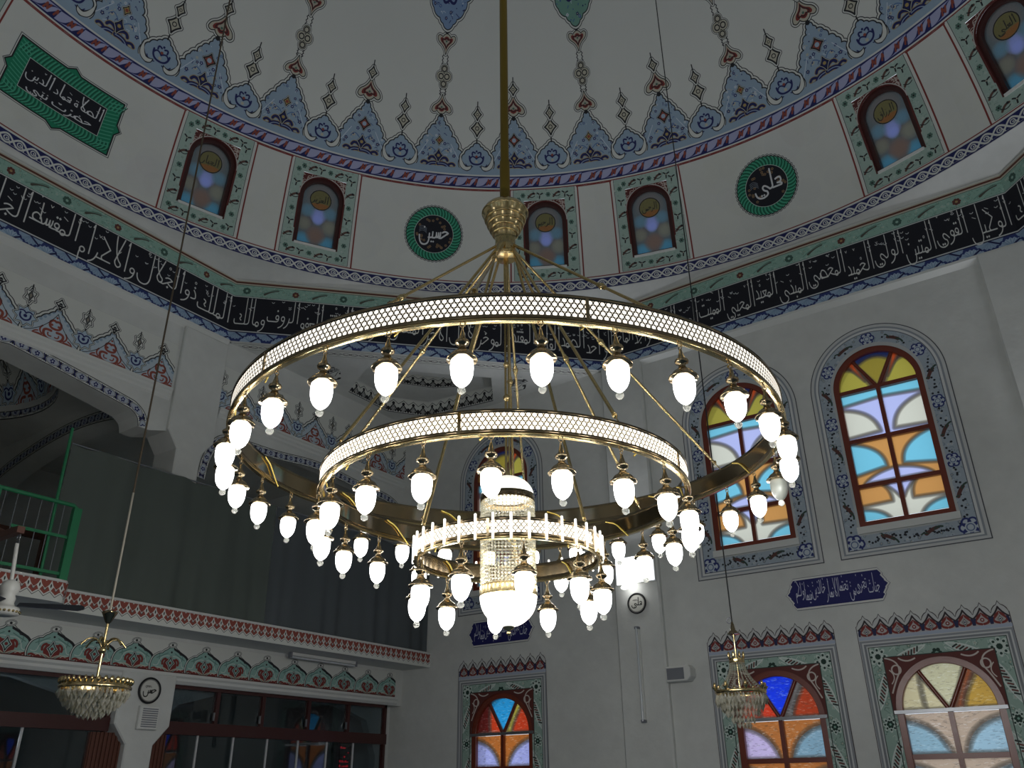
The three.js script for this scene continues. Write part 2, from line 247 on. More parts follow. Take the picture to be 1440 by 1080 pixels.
function roundMedallion(x, cx, cy, word) {
  const wavy = (r, c, w) => { x.strokeStyle = c; x.lineWidth = w; x.beginPath(); for (let i = 0; i <= 288; i++) { const a = i * Math.PI / 144, q = r + .006 * Math.cos(a * 48); x[i ? 'lineTo' : 'moveTo'](cx + Math.cos(a) * q, cy + Math.sin(a) * q); } x.stroke(); };
  wavy(.395, '#54585a', .008); wavy(.375, PAINT.line, .014); disc(x, PAINT.deep, cx, cy, .37);
  for (let i = 0; i < 44; i++) { const a = i * Math.PI / 22; curve(x, '#49a585', .014, cx + Math.cos(a) * .275, cy + Math.sin(a) * .275, cx + Math.cos(a + .02) * .33, cy + Math.sin(a + .02) * .33, cx + Math.cos(a + .15) * .365, cy + Math.sin(a + .15) * .365); curve(x, '#0c4a37', .01, cx + Math.cos(a + .07) * .275, cy + Math.sin(a + .07) * .275, cx + Math.cos(a + .09) * .33, cy + Math.sin(a + .09) * .33, cx + Math.cos(a + .21) * .365, cy + Math.sin(a + .21) * .365); }
  disc(x, PAINT.ink, cx, cy, .265); ring(x, PAINT.wall, .006, cx, cy, .266);
  for (let i = 0; i < 26; i++) { const a = rnd() * 6.3, r = rr(.15, .24); rosette(x, cx + Math.cos(a) * r, cy + Math.sin(a) * r, .02, '#8d7250', '#4a3a30', 5); }
  for (let i = 0; i < 4; i++) curve(x, '#7d8790', .007, cx - .2, cy + .02 + i * .022, cx - .15, cy + .07 + i * .02, cx - .1, cy + .01 + i * .02);
  word(x, cx, cy);
}
const drumTex = ['علي', 'حسين', ''].map((name, oct) => paint(DRUM_W, DRUM_H, 440, (x, W, H) => {
  fillR(x, PAINT.wall, 0, 0, W, H); grainAlpha(x, W, H, 120, '#b9bab4', '#e2e2dc', .3);
  // interlaced chain border
  fillR(x, PAINT.navy, 0, 0, W, .158); fillR(x, PAINT.wall, 0, .15, W, .022); fillR(x, PAINT.red, 0, .174, W, .013);
  const n = 32, p = W / n;
  for (const ph of [0, 1]) { const pts = []; for (let i = -8; i <= n * 8 + 8; i++) pts.push(i * p / 8, .076 + .05 * Math.cos(Math.PI * (i / 8 + ph))); line(x, PAINT.wall, .021, ...pts); }
  for (let i = 0; i <= n; i++) { const cx = (i) * p; disc(x, PAINT.navy, cx, .076, .032); ring(x, PAINT.wall, .012, cx, .076, .025); disc(x, PAINT.wall, cx + .004, .074, .009); curve(x, PAINT.wall, .012, cx + .025, .07, cx + .045, .05, cx + .05, .03); }
  fillR(x, PAINT.wall, 0, 0, W, .006); fillR(x, PAINT.red, 0, H - .014, W, .014);
  for (const wc of [-WIN_A, WIN_A]) {
    const c = W / 2 + wc * DM, hw = 4.3 * DM;
    for (const s of [-1, 1]) fillR(x, PAINT.red, c + s * (hw + .052) - .009, .18, .018, H);
    fillR(x, PAINT.wall, c - hw - .035, .19, 2 * hw + .07, H); line(x, '#3d4a46', .007, c - hw - .006, .2, c - hw - .006, H, c + hw + .006, H, c + hw + .006, .2, c - hw - .006, .2);
    fillR(x, '#a2b8ad', c - hw, .2, 2 * hw, H); floral(x, c - hw, .2, c + hw, H, 420, ['#7f9a8e', '#8ea99d', '#b5c7be'], .8);
    let k = 0;
    for (let i = 0; i < 7; i++) { for (const s of [-1, 1]) sprig(x, c + s * (hw - .068), .3 + i * .175, k++); }
    for (let i = 0; i < 6; i++) { sprig(x, c - .3 + i * .12, .27, k++); sprig(x, c - .3 + i * .12, H - .075, k++); }
  }
  const cx = W / 2, cy = 6.81 + EYE - DRUM_Y0;
  if (oct < 2) roundMedallion(x, cx, cy, () => arabic(x, name, cx + .21, cy - .05, .08, { width: oct ? .42 : .38, pen: .3, H: 3.1, color: '#d6d8d8' }));
  else {
    const px = W / 2 - 2.1 * DM, w = .6, h = .32; x.save(); x.translate(px, cy);
    const frame = (d) => { x.beginPath(); x.moveTo(-w - d, -h - d); x.lineTo(-.08, -h - d); x.lineTo(0, -h - d - .05); x.lineTo(.08, -h - d); x.lineTo(w + d, -h - d); x.lineTo(w + d, -.06); x.lineTo(w + d + .05, 0); x.lineTo(w + d, .06); x.lineTo(w + d, h + d); x.lineTo(.08, h + d); x.lineTo(0, h + d + .05); x.lineTo(-.08, h + d); x.lineTo(-w - d, h + d); x.lineTo(-w - d, .06); x.lineTo(-w - d - .05, 0); x.lineTo(-w - d, -.06); x.closePath(); };
    frame(.03); x.strokeStyle = '#54585a'; x.lineWidth = .008; x.stroke(); frame(.006); x.strokeStyle = PAINT.line; x.lineWidth = .018; x.stroke(); frame(0); x.fillStyle = PAINT.deep; x.fill();
    for (let i = 0; i < 30; i++) for (const s of [-1, 1]) { const u = -w + .02 + i * (2 * w - .04) / 29; curve(x, '#49a585', .012, u, s * (h - .13), u + .025, s * (h - .06), u + .05 * s, s * (h - .015)); curve(x, '#0c4a37', .009, u + .02, s * (h - .13), u + .04, s * (h - .06), u + .05 * s + .02, s * (h - .015)); }
    for (let i = 0; i < 13; i++) for (const s of [-1, 1]) { const u = -h + .06 + i * (2 * h - .12) / 12; curve(x, '#49a585', .012, s * (w - .14), u, s * (w - .07), u + .02, s * (w - .015), u + .04); }
    fillR(x, PAINT.ink, -w + .15, -h + .145, 2 * w - .3, 2 * h - .29); line(x, PAINT.wall, .006, -w + .15, -h + .145, w - .15, -h + .145, w - .15, h - .145, -w + .15, h - .145, -w + .15, -h + .145);
    arabic(x, 'الصلاة عماد الدين', .435, .0, .036, { width: .87, pen: .3, H: 4.1, color: '#d6d8d8', accents: true });
    arabic(x, 'حضرت نبي', .36, -.13, .032, { width: .74, pen: .32, H: 2.2, color: '#d6d8d8', accents: true });
    x.restore();
  }
}));

// ---- inscription band of the octagon
const BAND_W = 4.86, BAND_Y0 = 6.58, BAND_H = 0.874;
const bandText = ['الملك ذوالجلال والاكرام المقسط الجامع الغني المغني المانع', 'احد الصمد القادر المقتدر المؤخر الاول الاخر المتعال التواب المنتقم العفو الرؤف ومالك', 'الوكيل القوي المتين الولي الحميد المحصي المبدئ المعيد المحيي المميت الحي القيوم الواجد الماجد الو'];
const bandTex = bandText.map((text) => paint(BAND_W, BAND_H, 420, (x, W, H) => {
  fillR(x, PAINT.ink, 0, 0, W, H);
  // lower strip: pale blue serrated leaves on navy
  fillR(x, '#27366f', 0, 0, W, .135);
  const n = 26, p = W / n;
  for (let i = -1; i <= n; i++) { const up = ((i % 2) + 2) % 2, b = up ? 0 : .125, d = up ? 1 : -1, cx = (i + .5) * p; x.beginPath(); x.moveTo(cx - p * .72, b); for (let k = 0; k <= 14; k++) { const t = k / 14; x.lineTo(cx - p * .72 + t * p * 1.44, b + d * (.09 * Math.pow(Math.sin(Math.PI * t), .8) + (k % 2 ? .011 : -.006))); } x.closePath(); x.save(); x.clip(); x.fillStyle = up ? '#a4b8cb' : '#90a7be'; x.fillRect(cx - p, 0, 2 * p, .13); for (let q = -3; q <= 3; q++) curve(x, '#7d96b2', .008, cx, b, cx + q * p * .12, b + d * .05, cx + q * p * .24, b + d * .09); x.restore(); x.strokeStyle = '#12184a'; x.lineWidth = .018; x.stroke(); }
  fillR(x, '#10153c', 0, .125, W, .012); fillR(x, '#c9ccc8', 0, .137, W, .015);
  arabic(x, text, W - .03, .248, .087, { width: W - .06, pen: .2, H: 4.25, lift: .85, gap: .1, color: '#d4d5d0', accents: true });
  for (let i = 0; i < 60; i++) { const cx = rnd() * W, cy = rr(.45, .6); curve(x, '#c2c5c4', .009, cx - .015, cy + .012, cx, cy - .01, cx + .014, cy + .014); }
  fillR(x, '#c9ccc8', 0, .632, W, .014); fillR(x, '#8fb3a4', 0, .646, W, .166);
  floral(x, 0, .65, W, .81, 520, ['#6f988a', '#7ea595', '#a5c3b6'], .9);
  for (let i = 0; i < 16; i++) { const cx = (i + .5) * W / 16, cy = .728; if (i % 4 === 0) rosette(x, cx, cy, .052, '#3c5b50', '#93b5a6', 8); else if (i % 4 === 2) { rosette(x, cx, cy, .046, '#5c2f28', '#a88a58', 7); } else { curve(x, '#4b4a40', .03, cx - .08, cy - .03, cx, cy + .035, cx + .08, cy + .04); curve(x, '#6f988a', .012, cx - .14, cy - .04, cx, cy + .05, cx + .14, cy + .05); } }
  fillR(x, '#3f5a50', 0, .645, W, .005); fillR(x, '#3f5a50', 0, .808, W, .006); fillR(x, PAINT.cream, 0, .814, W, .06); fillR(x, '#5d2f22', 0, .834, W, .024);
}));
// ---- friezes on the gallery side
const WALLC = PAINT.wall;
const friezeTex = paint(.6, .58, 420, (x, W, H) => {
  fillR(x, WALLC, 0, 0, W, H);
  for (const o of [-.6, 0, .6]) {
    const c = o + .3, P = [[.3, .02], [.27, .1], [.2, .16], [.15, .23], [.085, .29], [.03, .34], [0, .4]];
    outlined(x, () => scallop(x, c, P, .25), '#b4c2cc', .95);
    x.save(); scallop(x, c, P, .25); x.clip();
    for (let k = 0; k < 9; k++) for (const s of [-1, 1]) disc(x, '#8da2b5', c + s * (.29 - k * .034), .05 + k * .04, .018);
    for (const s of [-1, 1]) {                                      // brick red arabesque on the pale field
      for (const q of [[.026, c, .015, c + s * .1, .02, c + s * .1, .09, c + s * .1, .13, c + s * .03, .12], [.022, c + s * .06, .0, c + s * .15, .075, c + s * .22, .0], [.024, c, .15, c + s * .07, .15, c + s * .055, .22, c + s * .03, .26, c, .235], [.016, c + s * .11, .05, c + s * .16, .09, c + s * .12, .14], [.014, c + s * .02, .06, c + s * .06, .05, c + s * .055, .09], [.014, c + s * .2, .03, c + s * .19, .06, c + s * .155, .07]]) curve(x, PAINT.brick, ...q);
      disc(x, PAINT.brick, c + s * .035, .19, .013); disc(x, PAINT.brick, c + s * .15, .02, .012);
    }
    disc(x, PAINT.brick, c, .285, .012); disc(x, PAINT.pale, c, .19, .02); curve(x, PAINT.line, .006, c - .28, .03, c - .1, .1, c, .33); curve(x, PAINT.line, .006, c + .28, .03, c + .1, .1, c, .33);
    x.restore();
    rhomb(x, c, .45, .05, .06, WALLC, .5); line(x, PAINT.line, .02, c - .02, .43, c + .02, .43); disc(x, PAINT.line, c, .455, .012); disc(x, PAINT.line, c, .395, .016);
    const m = o;
    outlined(x, () => { x.beginPath(); for (let i = 0; i <= 16; i++) { const a = i * Math.PI / 8, r = i % 2 ? .075 : .11; x[i ? 'lineTo' : 'moveTo'](m + Math.cos(a) * r, .17 + Math.sin(a) * r); } }, PAINT.pale, .4);
    for (const s of [-1, 1]) { curve(x, PAINT.navy, .016, m, .12, m + s * .06, .13, m + s * .05, .19); curve(x, PAINT.navy, .014, m, .2, m + s * .03, .24, m + s * .06, .21); } disc(x, PAINT.navy, m, .17, .018);
    line(x, PAINT.line, .014, m, .28, m, .33); outlined(x, () => { x.beginPath(); for (let i = 0; i <= 12; i++) { const a = i * Math.PI / 6 + Math.PI / 2, r = i % 2 ? .6 : 1; x[i ? 'lineTo' : 'moveTo'](m + Math.cos(a) * r * .055, .41 + Math.sin(a) * r * .09); } }, WALLC, .55); rhomb(x, m, .41, .026, .065, '#2c2c2c', .1); rhomb(x, m, .41, .013, .035, '#a39a86', .1); line(x, PAINT.line, .012, m, .49, m, .54);
  }
  fillR(x, PAINT.line, 0, 0, W, .008);
});
const lowFriezeTex = paint(.41, .33, 480, (x, W, H) => {
  fillR(x, WALLC, 0, 0, W, H);
  for (const o of [-.41, 0, .41]) {
    const c = o + .205, P = [[.205, 0], [.205, .12], [.16, .17], [.1, .19], [.05, .23], [0, .26]];
    outlined(x, () => scallop(x, c, P, .2), '#8fb3aa', .5);
    x.save(); scallop(x, c, P, .2); x.clip();
    for (const s of [-1, 1]) { curve(x, PAINT.red, .045, c + s * .02, .04, c + s * .08, .06, c + s * .04, .12); curve(x, PAINT.red, .03, c + s * .05, .0, c + s * .12, .05, c + s * .17, .01); curve(x, PAINT.cream, .01, c, .01, c + s * .09, .08, c + s * .16, .02); curve(x, '#6f948c', .012, c + s * .09, .1, c + s * .15, .12, c + s * .13, .2); }
    rhomb(x, c, .1, .04, .06, '#8fb3aa', .3); disc(x, PAINT.red, c, .1, .014); disc(x, PAINT.line, c, .21, .01);
    for (const s of [-1, 1]) { curve(x, PAINT.red, .022, c + s * .06, .14, c + s * .1, .13, c + s * .09, .085); curve(x, '#c3d0ca', .008, c + s * .02, .17, c + s * .11, .18, c + s * .13, .1, c + s * .14, .05, c + s * .19, .07); curve(x, '#c3d0ca', .007, c + s * .09, .03, c + s * .14, .07, c + s * .19, .025); curve(x, PAINT.red, .018, c + s * .14, .02, c + s * .17, .05, c + s * .2, .03); curve(x, '#5f857c', .008, c + s * .04, .2, c + s * .1, .17, c + s * .16, .14); } x.restore();
    curve(x, PAINT.line, .022, c + .03, .245, c + .1, .215, c + .17, .18, c + .225, .14, c + .19, .055); disc(x, PAINT.line, c + .194, .085, .024); disc(x, PAINT.line, c + .19, .06, .016);
    outlined(x, () => { x.beginPath(); x.ellipse(c, .285, .04, .018, .2, 0, 7); }, WALLC, .28); disc(x, PAINT.line, c, .285, .012);
  }
  fillR(x, PAINT.red, 0, 0, W, .012); fillR(x, PAINT.line, 0, .012, W, .005);
});
const diamondTex = paint(.095, .18, 900, (x, W, H) => {
  fillR(x, PAINT.wall, 0, 0, W, H); fillR(x, PAINT.brick, 0, .075, W, .1);
  for (const o of [-.095, 0, .095]) {
    const c = o + .0475; x.fillStyle = PAINT.brick; x.beginPath(); x.moveTo(c - .0475, .085); x.lineTo(c, .048); x.lineTo(c + .0475, .085); x.fill();
    line(x, PAINT.line, .004, c - .0475, .068, c, .03, c + .0475, .068);
    for (const cx of [o, o + .095]) { x.fillStyle = PAINT.wall; x.beginPath(); x.moveTo(cx, .068); x.lineTo(cx + .014, .095); x.lineTo(cx + .027, .112); x.lineTo(cx + .014, .13); x.lineTo(cx, .165); x.lineTo(cx - .014, .13); x.lineTo(cx - .027, .112); x.lineTo(cx - .014, .095); x.fill(); x.fillStyle = PAINT.line; x.beginPath(); x.ellipse(cx, .118, .006, .016, 0, 0, 7); x.fill(); }
    rhomb(x, c, .09, .014, .014, PAINT.wall, .05); line(x, PAINT.wall, .004, c - .03, .12, c, .09, c + .03, .12); disc(x, PAINT.wall, c, .162, .008);
  }
  fillR(x, PAINT.wall, 0, .172, W, .01);
});
const archBandTex = paint(.32, .1, 600, (x, W, H) => { fillR(x, PAINT.wall, 0, 0, W, H); for (const o of [-.16, 0, .16, .32]) { outlined(x, () => { x.beginPath(); x.ellipse(o, .05, .062, .03, 0, 0, 7); }, '#aeb6c2', .2); rosette(x, o, .05, .026, PAINT.navy, '#c0c5cd', 5); for (const q of [.03, .07]) disc(x, PAINT.line, o + .08, q, .012); curve(x, PAINT.navy, .012, o + .06, .02, o + .08, .05, o + .1, .08); curve(x, PAINT.navy, .008, o + .06, .08, o + .08, .05, o + .1, .02); } fillR(x, PAINT.line, 0, 0, W, .007); fillR(x, PAINT.line, 0, .093, W, .007); });
const soffitTex = paint(.42, .19, 500, (x, W, H) => { fillR(x, PAINT.wall, 0, 0, W, H); line(x, '#3b3d42', .006, 0, .02, W, .02); line(x, '#3b3d42', .006, 0, .17, W, .17); for (const o of [0, .21, .42]) { for (const s of [-1, 1]) { curve(x, '#44474e', .008, o, .095, o + s * .05, .16, o + s * .1, .095); curve(x, '#44474e', .008, o, .095, o + s * .05, .03, o + s * .1, .095); curve(x, '#5a4a48', .006, o + s * .03, .095, o + s * .06, .13, o + s * .08, .095); } rosette(x, o, .095, .02, '#54403e', PAINT.wall, 5); } });
const muqarnasTex = paint(.26, .17, 600, (x, W, H) => { fillR(x, PAINT.wall, 0, 0, W, H); for (const o of [-.13, 0, .13, .26]) { const c = o; line(x, PAINT.line, .014, c - .065, .02, c, .1, c + .065, .02); disc(x, PAINT.line, c, .115, .018); disc(x, PAINT.line, c + .03, .03, .013); disc(x, PAINT.line, c - .03, .03, .013); rhomb(x, c, .05, .02, .03, '#c5c6c2', .25); disc(x, PAINT.line, c + .065, .05, .02); line(x, '#44474c', .006, c - .065, .11, c - .03, .135, c, .155, c + .03, .135, c + .065, .11); } fillR(x, '#55585c', 0, 0, W, .01); });

// ---- borders round the tall windows of the window wall
const UPW = 1.4, UPH = 2.53;                                        // local origin: bottom left of the painted field
const upperBorderTex = paint(UPW, UPH, 480, (x, W, H) => {
  fillR(x, PAINT.wall, 0, 0, W, H);
  const arch = (w, y0, ys) => { x.beginPath(); x.moveTo(W / 2 - w, y0); x.lineTo(W / 2 - w, ys); x.arc(W / 2, ys, w, Math.PI, 0, true); x.lineTo(W / 2 + w, y0); x.closePath(); };
  const S = 1.82;
  for (const [w, y0, c] of [[.695, .004, '#494c50'], [.685, .014, '#c6c8c6'], [.655, .04, '#8f959b'], [.635, .055, '#d3d5d3'], [.61, .075, '#5b6066'], [.602, .083, '#a3afb9']]) { arch(w, y0, S); x.fillStyle = c; x.fill(); }
  x.save(); arch(.6, .085, S); x.clip(); floral(x, 0, 0, W, H, 1500, ['#7f8d99', '#b9c3ca', '#8a97a2', '#75828e'], .9);
  for (let i = 0; i < 46; i++) { const t = i / 45 * 2 - 1; for (const q of [[W / 2 - .53, .2 + (t + 1) * .85], [W / 2 + .53, .2 + (t + 1) * .85], [W / 2 + t * .45, .16]]) disc(x, '#22262c', q[0] + rr(-.03, .03), q[1] + rr(-.03, .03), .011); }
  for (let i = 0; i < 16; i++) { const a = i / 15 * Math.PI; disc(x, '#22262c', W / 2 + Math.cos(a) * rr(.49, .57), S + Math.sin(a) * rr(.49, .57), .011); }
  const rose = (cx, cy, s) => { disc(x, '#b9c3ca', cx, cy, .07 * s); for (let i = 0; i < 6; i++) { const a = i * 1.047; ring(x, '#24306e', .014 * s, cx + Math.cos(a) * .047 * s, cy + Math.sin(a) * .047 * s, .03 * s); } disc(x, '#b9c3ca', cx, cy, .04 * s); ring(x, '#5a6a90', .008 * s, cx, cy, .026 * s); };
  const bird = (cx, cy, a) => { x.save(); x.translate(cx, cy); x.rotate(a); curve(x, '#5a3530', .034, -.06, 0, 0, .012, .05, 0); curve(x, '#31463c', .018, .03, 0, .07, .01, .1, -.02); curve(x, '#31463c', .014, -.05, 0, -.08, .03, -.1, .02); x.restore(); };
  for (const s of [-1, 1]) { rose(W / 2 + s * .535, .14, 1.25); for (const [y, k] of [[.5, 0], [.82, 1], [1.14, 0], [1.46, 1], [1.78, 0]]) k ? rose(W / 2 + s * .53, y, .9) : bird(W / 2 + s * .53, y, 1 * s); rose(W / 2 + s * .53 * Math.cos(.5), S + .53 * Math.sin(.5), .95); bird(W / 2 + s * .53 * Math.cos(1.05), S + .53 * Math.sin(1.05), s * -.5); bird(W / 2 + s * .2, .165, s * .45); }
  rose(W / 2, S + .53, .95);
  x.restore();
  arch(.475, .22, S); x.fillStyle = '#b9bcba'; x.fill();
});
const LOW = 1.37, LOH = 2.2;
const lowerBorderTex = paint(LOW, LOH, 480, (x, W, H) => {
  fillR(x, PAINT.wall, 0, 0, W, H);
  const T = 1.98;                                                   // foot of the cresting
  // outline of the whole field with its pointed cresting
  const crest = (d) => { x.beginPath(); x.moveTo(.012 + d, 0); x.lineTo(.012 + d, T + .12 - d); for (let i = 0; i < 9; i++) { const a = .02 + i * (W - .04) / 9, b = a + (W - .04) / 9, c = (a + b) / 2; x.lineTo(a, T + .105 - d); x.quadraticCurveTo(a + .02, T + .155 - d, c - .02, T + .17 - d); x.lineTo(c, T + .205 - d); x.lineTo(c + .02, T + .17 - d); x.quadraticCurveTo(b - .02, T + .155 - d, b, T + .105 - d); } x.lineTo(W - .012 - d, 0); x.closePath(); };
  crest(0); x.fillStyle = '#c4c6c4'; x.fill(); x.strokeStyle = '#3f3a3c'; x.lineWidth = .008; x.stroke();
  for (let i = 0; i < 9; i++) {
    const a = .03 + i * (W - .06) / 9, b = a + (W - .06) / 9, c = (a + b) / 2;
    x.fillStyle = '#b3aeab'; x.beginPath(); x.moveTo(a, T); x.lineTo(a, T + .07); x.quadraticCurveTo(c - .03, T + .1, c, T + .165); x.quadraticCurveTo(c + .03, T + .1, b, T + .07); x.lineTo(b, T); x.fill();
    x.strokeStyle = '#2c2429'; x.lineWidth = .014; x.beginPath(); x.moveTo(a, T + .065); x.quadraticCurveTo(c - .03, T + .09, c, T + .15); x.quadraticCurveTo(c + .03, T + .09, b, T + .065); x.stroke();
    for (const s of [-1, 1]) { curve(x, PAINT.red, .02, c + s * .01, T + .012, c + s * .06, T + .02, c + s * .055, T + .05, c + s * .03, T + .07, c + s * .012, T + .095); curve(x, '#20264e', .02, c + s * .068, T + .015, c + s * .07, T + .04, c + s * .06, T + .06); curve(x, PAINT.red, .009, c, T + .11, c + s * .025, T + .09, c + s * .04, T + .08); }
    if (i % 2) { disc(x, PAINT.red, c, T + .05, .018); disc(x, '#c9c6c2', c, T + .05, .008); } else { rhomb(x, c, T + .045, .018, .028, '#d6d4d0', .2); disc(x, '#20264e', c, T + .045, .007); }
  }
  fillR(x, '#a9b3c4', .02, T - .03, W - .04, .03);
  for (const [d, c] of [[.02, '#8e9296'], [.04, '#c9cbc9'], [.055, '#7c8084'], [.075, '#bfc2c0'], [.088, '#3c4442'], [.095, '#98b1a5']]) fillR(x, c, d, 0, W - 2 * d, T - .02 - d * .9);
  x.save(); x.beginPath(); x.rect(.095, 0, W - .19, T - .105); x.clip();
  floral(x, 0, 0, W, T, 1100, ['#7a9689', '#86a296', '#b3c6bc', '#6d897c'], 1.1);
  for (let i = 0; i < 260; i++) { const cx = rr(.1, W - .1), cy = rr(0, T - .12), q = rr(-.05, .05); curve(x, ['#c2d0c8', '#d0dad3', '#5f7d70'][i % 3], .006, cx, cy, cx + q, cy + .05, cx + rr(-.06, .06), cy + rr(-.02, .04)); }
  const leaf = (cx, cy, a) => { x.save(); x.translate(cx, cy); x.rotate(a); x.fillStyle = '#b7c7be'; x.strokeStyle = '#d6ddd8'; x.lineWidth = .01; x.beginPath(); x.moveTo(-.2, 0); x.quadraticCurveTo(-.02, .075, .2, 0); x.quadraticCurveTo(-.02, -.065, -.2, 0); x.fill(); x.stroke(); for (let i = -4; i <= 4; i++) { curve(x, i % 2 ? '#6b3a34' : '#26302c', .014, i * .03 - .012, -.014, i * .03, .004, i * .03 + .012, .018); } x.restore(); };
  const flower = (cx, cy, s) => { for (let i = 0; i < 8; i++) { const t = i * Math.PI / 4; x.fillStyle = '#c6d2ca'; x.beginPath(); x.ellipse(cx + Math.cos(t) * .05 * s, cy + Math.sin(t) * .05 * s, .03 * s, .017 * s, t, 0, 7); x.fill(); disc(x, '#1d3a30', cx + Math.cos(t) * .052 * s, cy + Math.sin(t) * .052 * s, .01 * s); } disc(x, '#16352a', cx, cy, .022 * s); };
  for (const s of [-1, 1]) { leaf(W / 2 + s * .27, T - .2, s * -.42); for (const y of [1.5, .9, .3]) leaf(W / 2 + s * .52, y, s > 0 ? -1.2 : 1.2); for (const y of [1.19, .6]) { flower(W / 2 + s * .525, y, .9); rosette(x, W / 2 + s * .525, y, .036, '#14352a', '#86ad9c', 6); } flower(W / 2 + s * .52, T - .19, 1.15); }
  rosette(x, W / 2, T - .2, .05, '#14352a', '#86ad9c', 6);
  x.restore();
  // dark red spandrels with white arabesque
  const SY = 1.31, TW = 1.78; x.fillStyle = '#5e2a24'; x.fillRect(W / 2 - .475, SY - .04, .95, TW - SY + .04);
  for (const s of [-1, 1]) { const c = W / 2 + s * .38, y = TW - .12; ring(x, '#c6bdb4', .014, c, y, .04); curve(x, '#c6bdb4', .014, c + s * .08, TW - .01, c - s * .05, TW - .04, c - s * .02, y - .03, c + s * .02, y - .09, c + s * .07, y - .2); curve(x, '#c6bdb4', .014, c - s * .04, TW - .02, c - s * .1, TW - .07, c - s * .18, TW - .03); curve(x, '#c6bdb4', .01, c + s * .06, y, c, y - .06, c + s * .06, y - .12); }
  line(x, '#2b3a34', .008, W / 2 - .478, 0, W / 2 - .478, TW, W / 2 + .478, TW, W / 2 + .478, 0);
});
// ---- coloured glass: soft dark seams between fields of colour
function soft(x, path, fill, w) { path(); x.fillStyle = fill; x.fill(); for (let i = 0; i < 6; i++) { x.globalAlpha = .16; x.strokeStyle = '#3f3a35'; x.lineWidth = w * (1.15 - i / 6.5); path(); x.stroke(); } x.globalAlpha = 1; }
const P2 = (x, pts) => () => { x.beginPath(); pts.forEach((p, i) => { if (!i) x.moveTo(p[0], p[1]); else if (p.length === 4) x.quadraticCurveTo(p[0], p[1], p[2], p[3]); else x.lineTo(p[0], p[1]); }); x.closePath(); };
const GLW = .92, GLH = 1.98;
const glassUpperTex = paint(GLW, GLH, 420, (x, W, H) => {           // local origin: bottom left of the wooden frame (0.46 m half width)
  const m = W / 2, L = .03, cy = '#7fd0e6', li = '#c3c8f6', cr = '#e2dfcc', or = '#d79a55', ye = '#a89d40';
  fillR(x, '#3a332c', 0, 0, W, H);
  const row = (y0, y1, fn) => { for (const s of [-1, 1]) fn((u) => m + s * u, y0, y1, y1 - y0); };
  row(.03, .42, (X, a, b, h) => { soft(x, P2(x, [[X(0), a], [X(.42), a], [X(.42), b], [X(0), b]]), cr, .01); soft(x, P2(x, [[X(.42), a], [X(.14), a], [X(.2), a + h * .32, X(.42), a + h * .38]]), cy, .05); soft(x, P2(x, [[X(.44), a + h * .45], [X(.1), a + h * .48], [X(.09), a + h * .8, X(.18), b], [X(.44), b]]), or, .05); soft(x, P2(x, [[X(0), b], [X(.16), b], [X(.06), a + h * .75, X(0.02), a + h * .55]]), li, .04); });
  row(.42, .91, (X, a, b, h) => { fillR(x, or, Math.min(X(0), X(.44)), a, .44, h); soft(x, P2(x, [[X(0), a + h * .04], [X(.33), a + h * .04], [X(.24), a + h * .24, X(0), a + h * .3]]), li, .045); soft(x, P2(x, [[X(.45), a + h * .22], [X(.08), a + h * .34], [X(.08), a + h * .8, X(.4), a + h * .97], [X(.45), b]]), cy, .05); });
  row(.91, 1.47, (X, a, b, h) => { fillR(x, li, Math.min(X(0), X(.44)), a, .44, h); soft(x, P2(x, [[X(.45), a + h * .08], [X(.07), a + h * .12], [X(.1), a + h * .55, X(.4), a + h * .68], [X(.45), a + h * .68]]), cr, .055); soft(x, P2(x, [[X(0), a + h * .8], [X(.45), a + h * .74], [X(.45), b], [X(0), b]]), cy, .05); });
  row(1.47, H, (X, a) => { fillR(x, '#431a12', Math.min(X(0), X(.46)), a, .46, .5); soft(x, P2(x, [[X(.06), a], [X(.44), a], [X(.4), a + .3, X(.3), a + .28], [X(.16), a + .26, X(.06), a]]), ye, .05); soft(x, P2(x, [[X(.12), a + .1], [X(.2), a + .36], [X(.28), a + .34], [X(.16), a + .16]]), '#b0441c', .04); });
  soft(x, P2(x, [[m, 1.47], [m + .26, H], [m - .26, H]]), '#1d2a5c', .02); soft(x, P2(x, [[m, 1.48], [m + .17, 1.76], [m, 1.9, m - .17, 1.76]]), '#8f7f2e', .05);
});
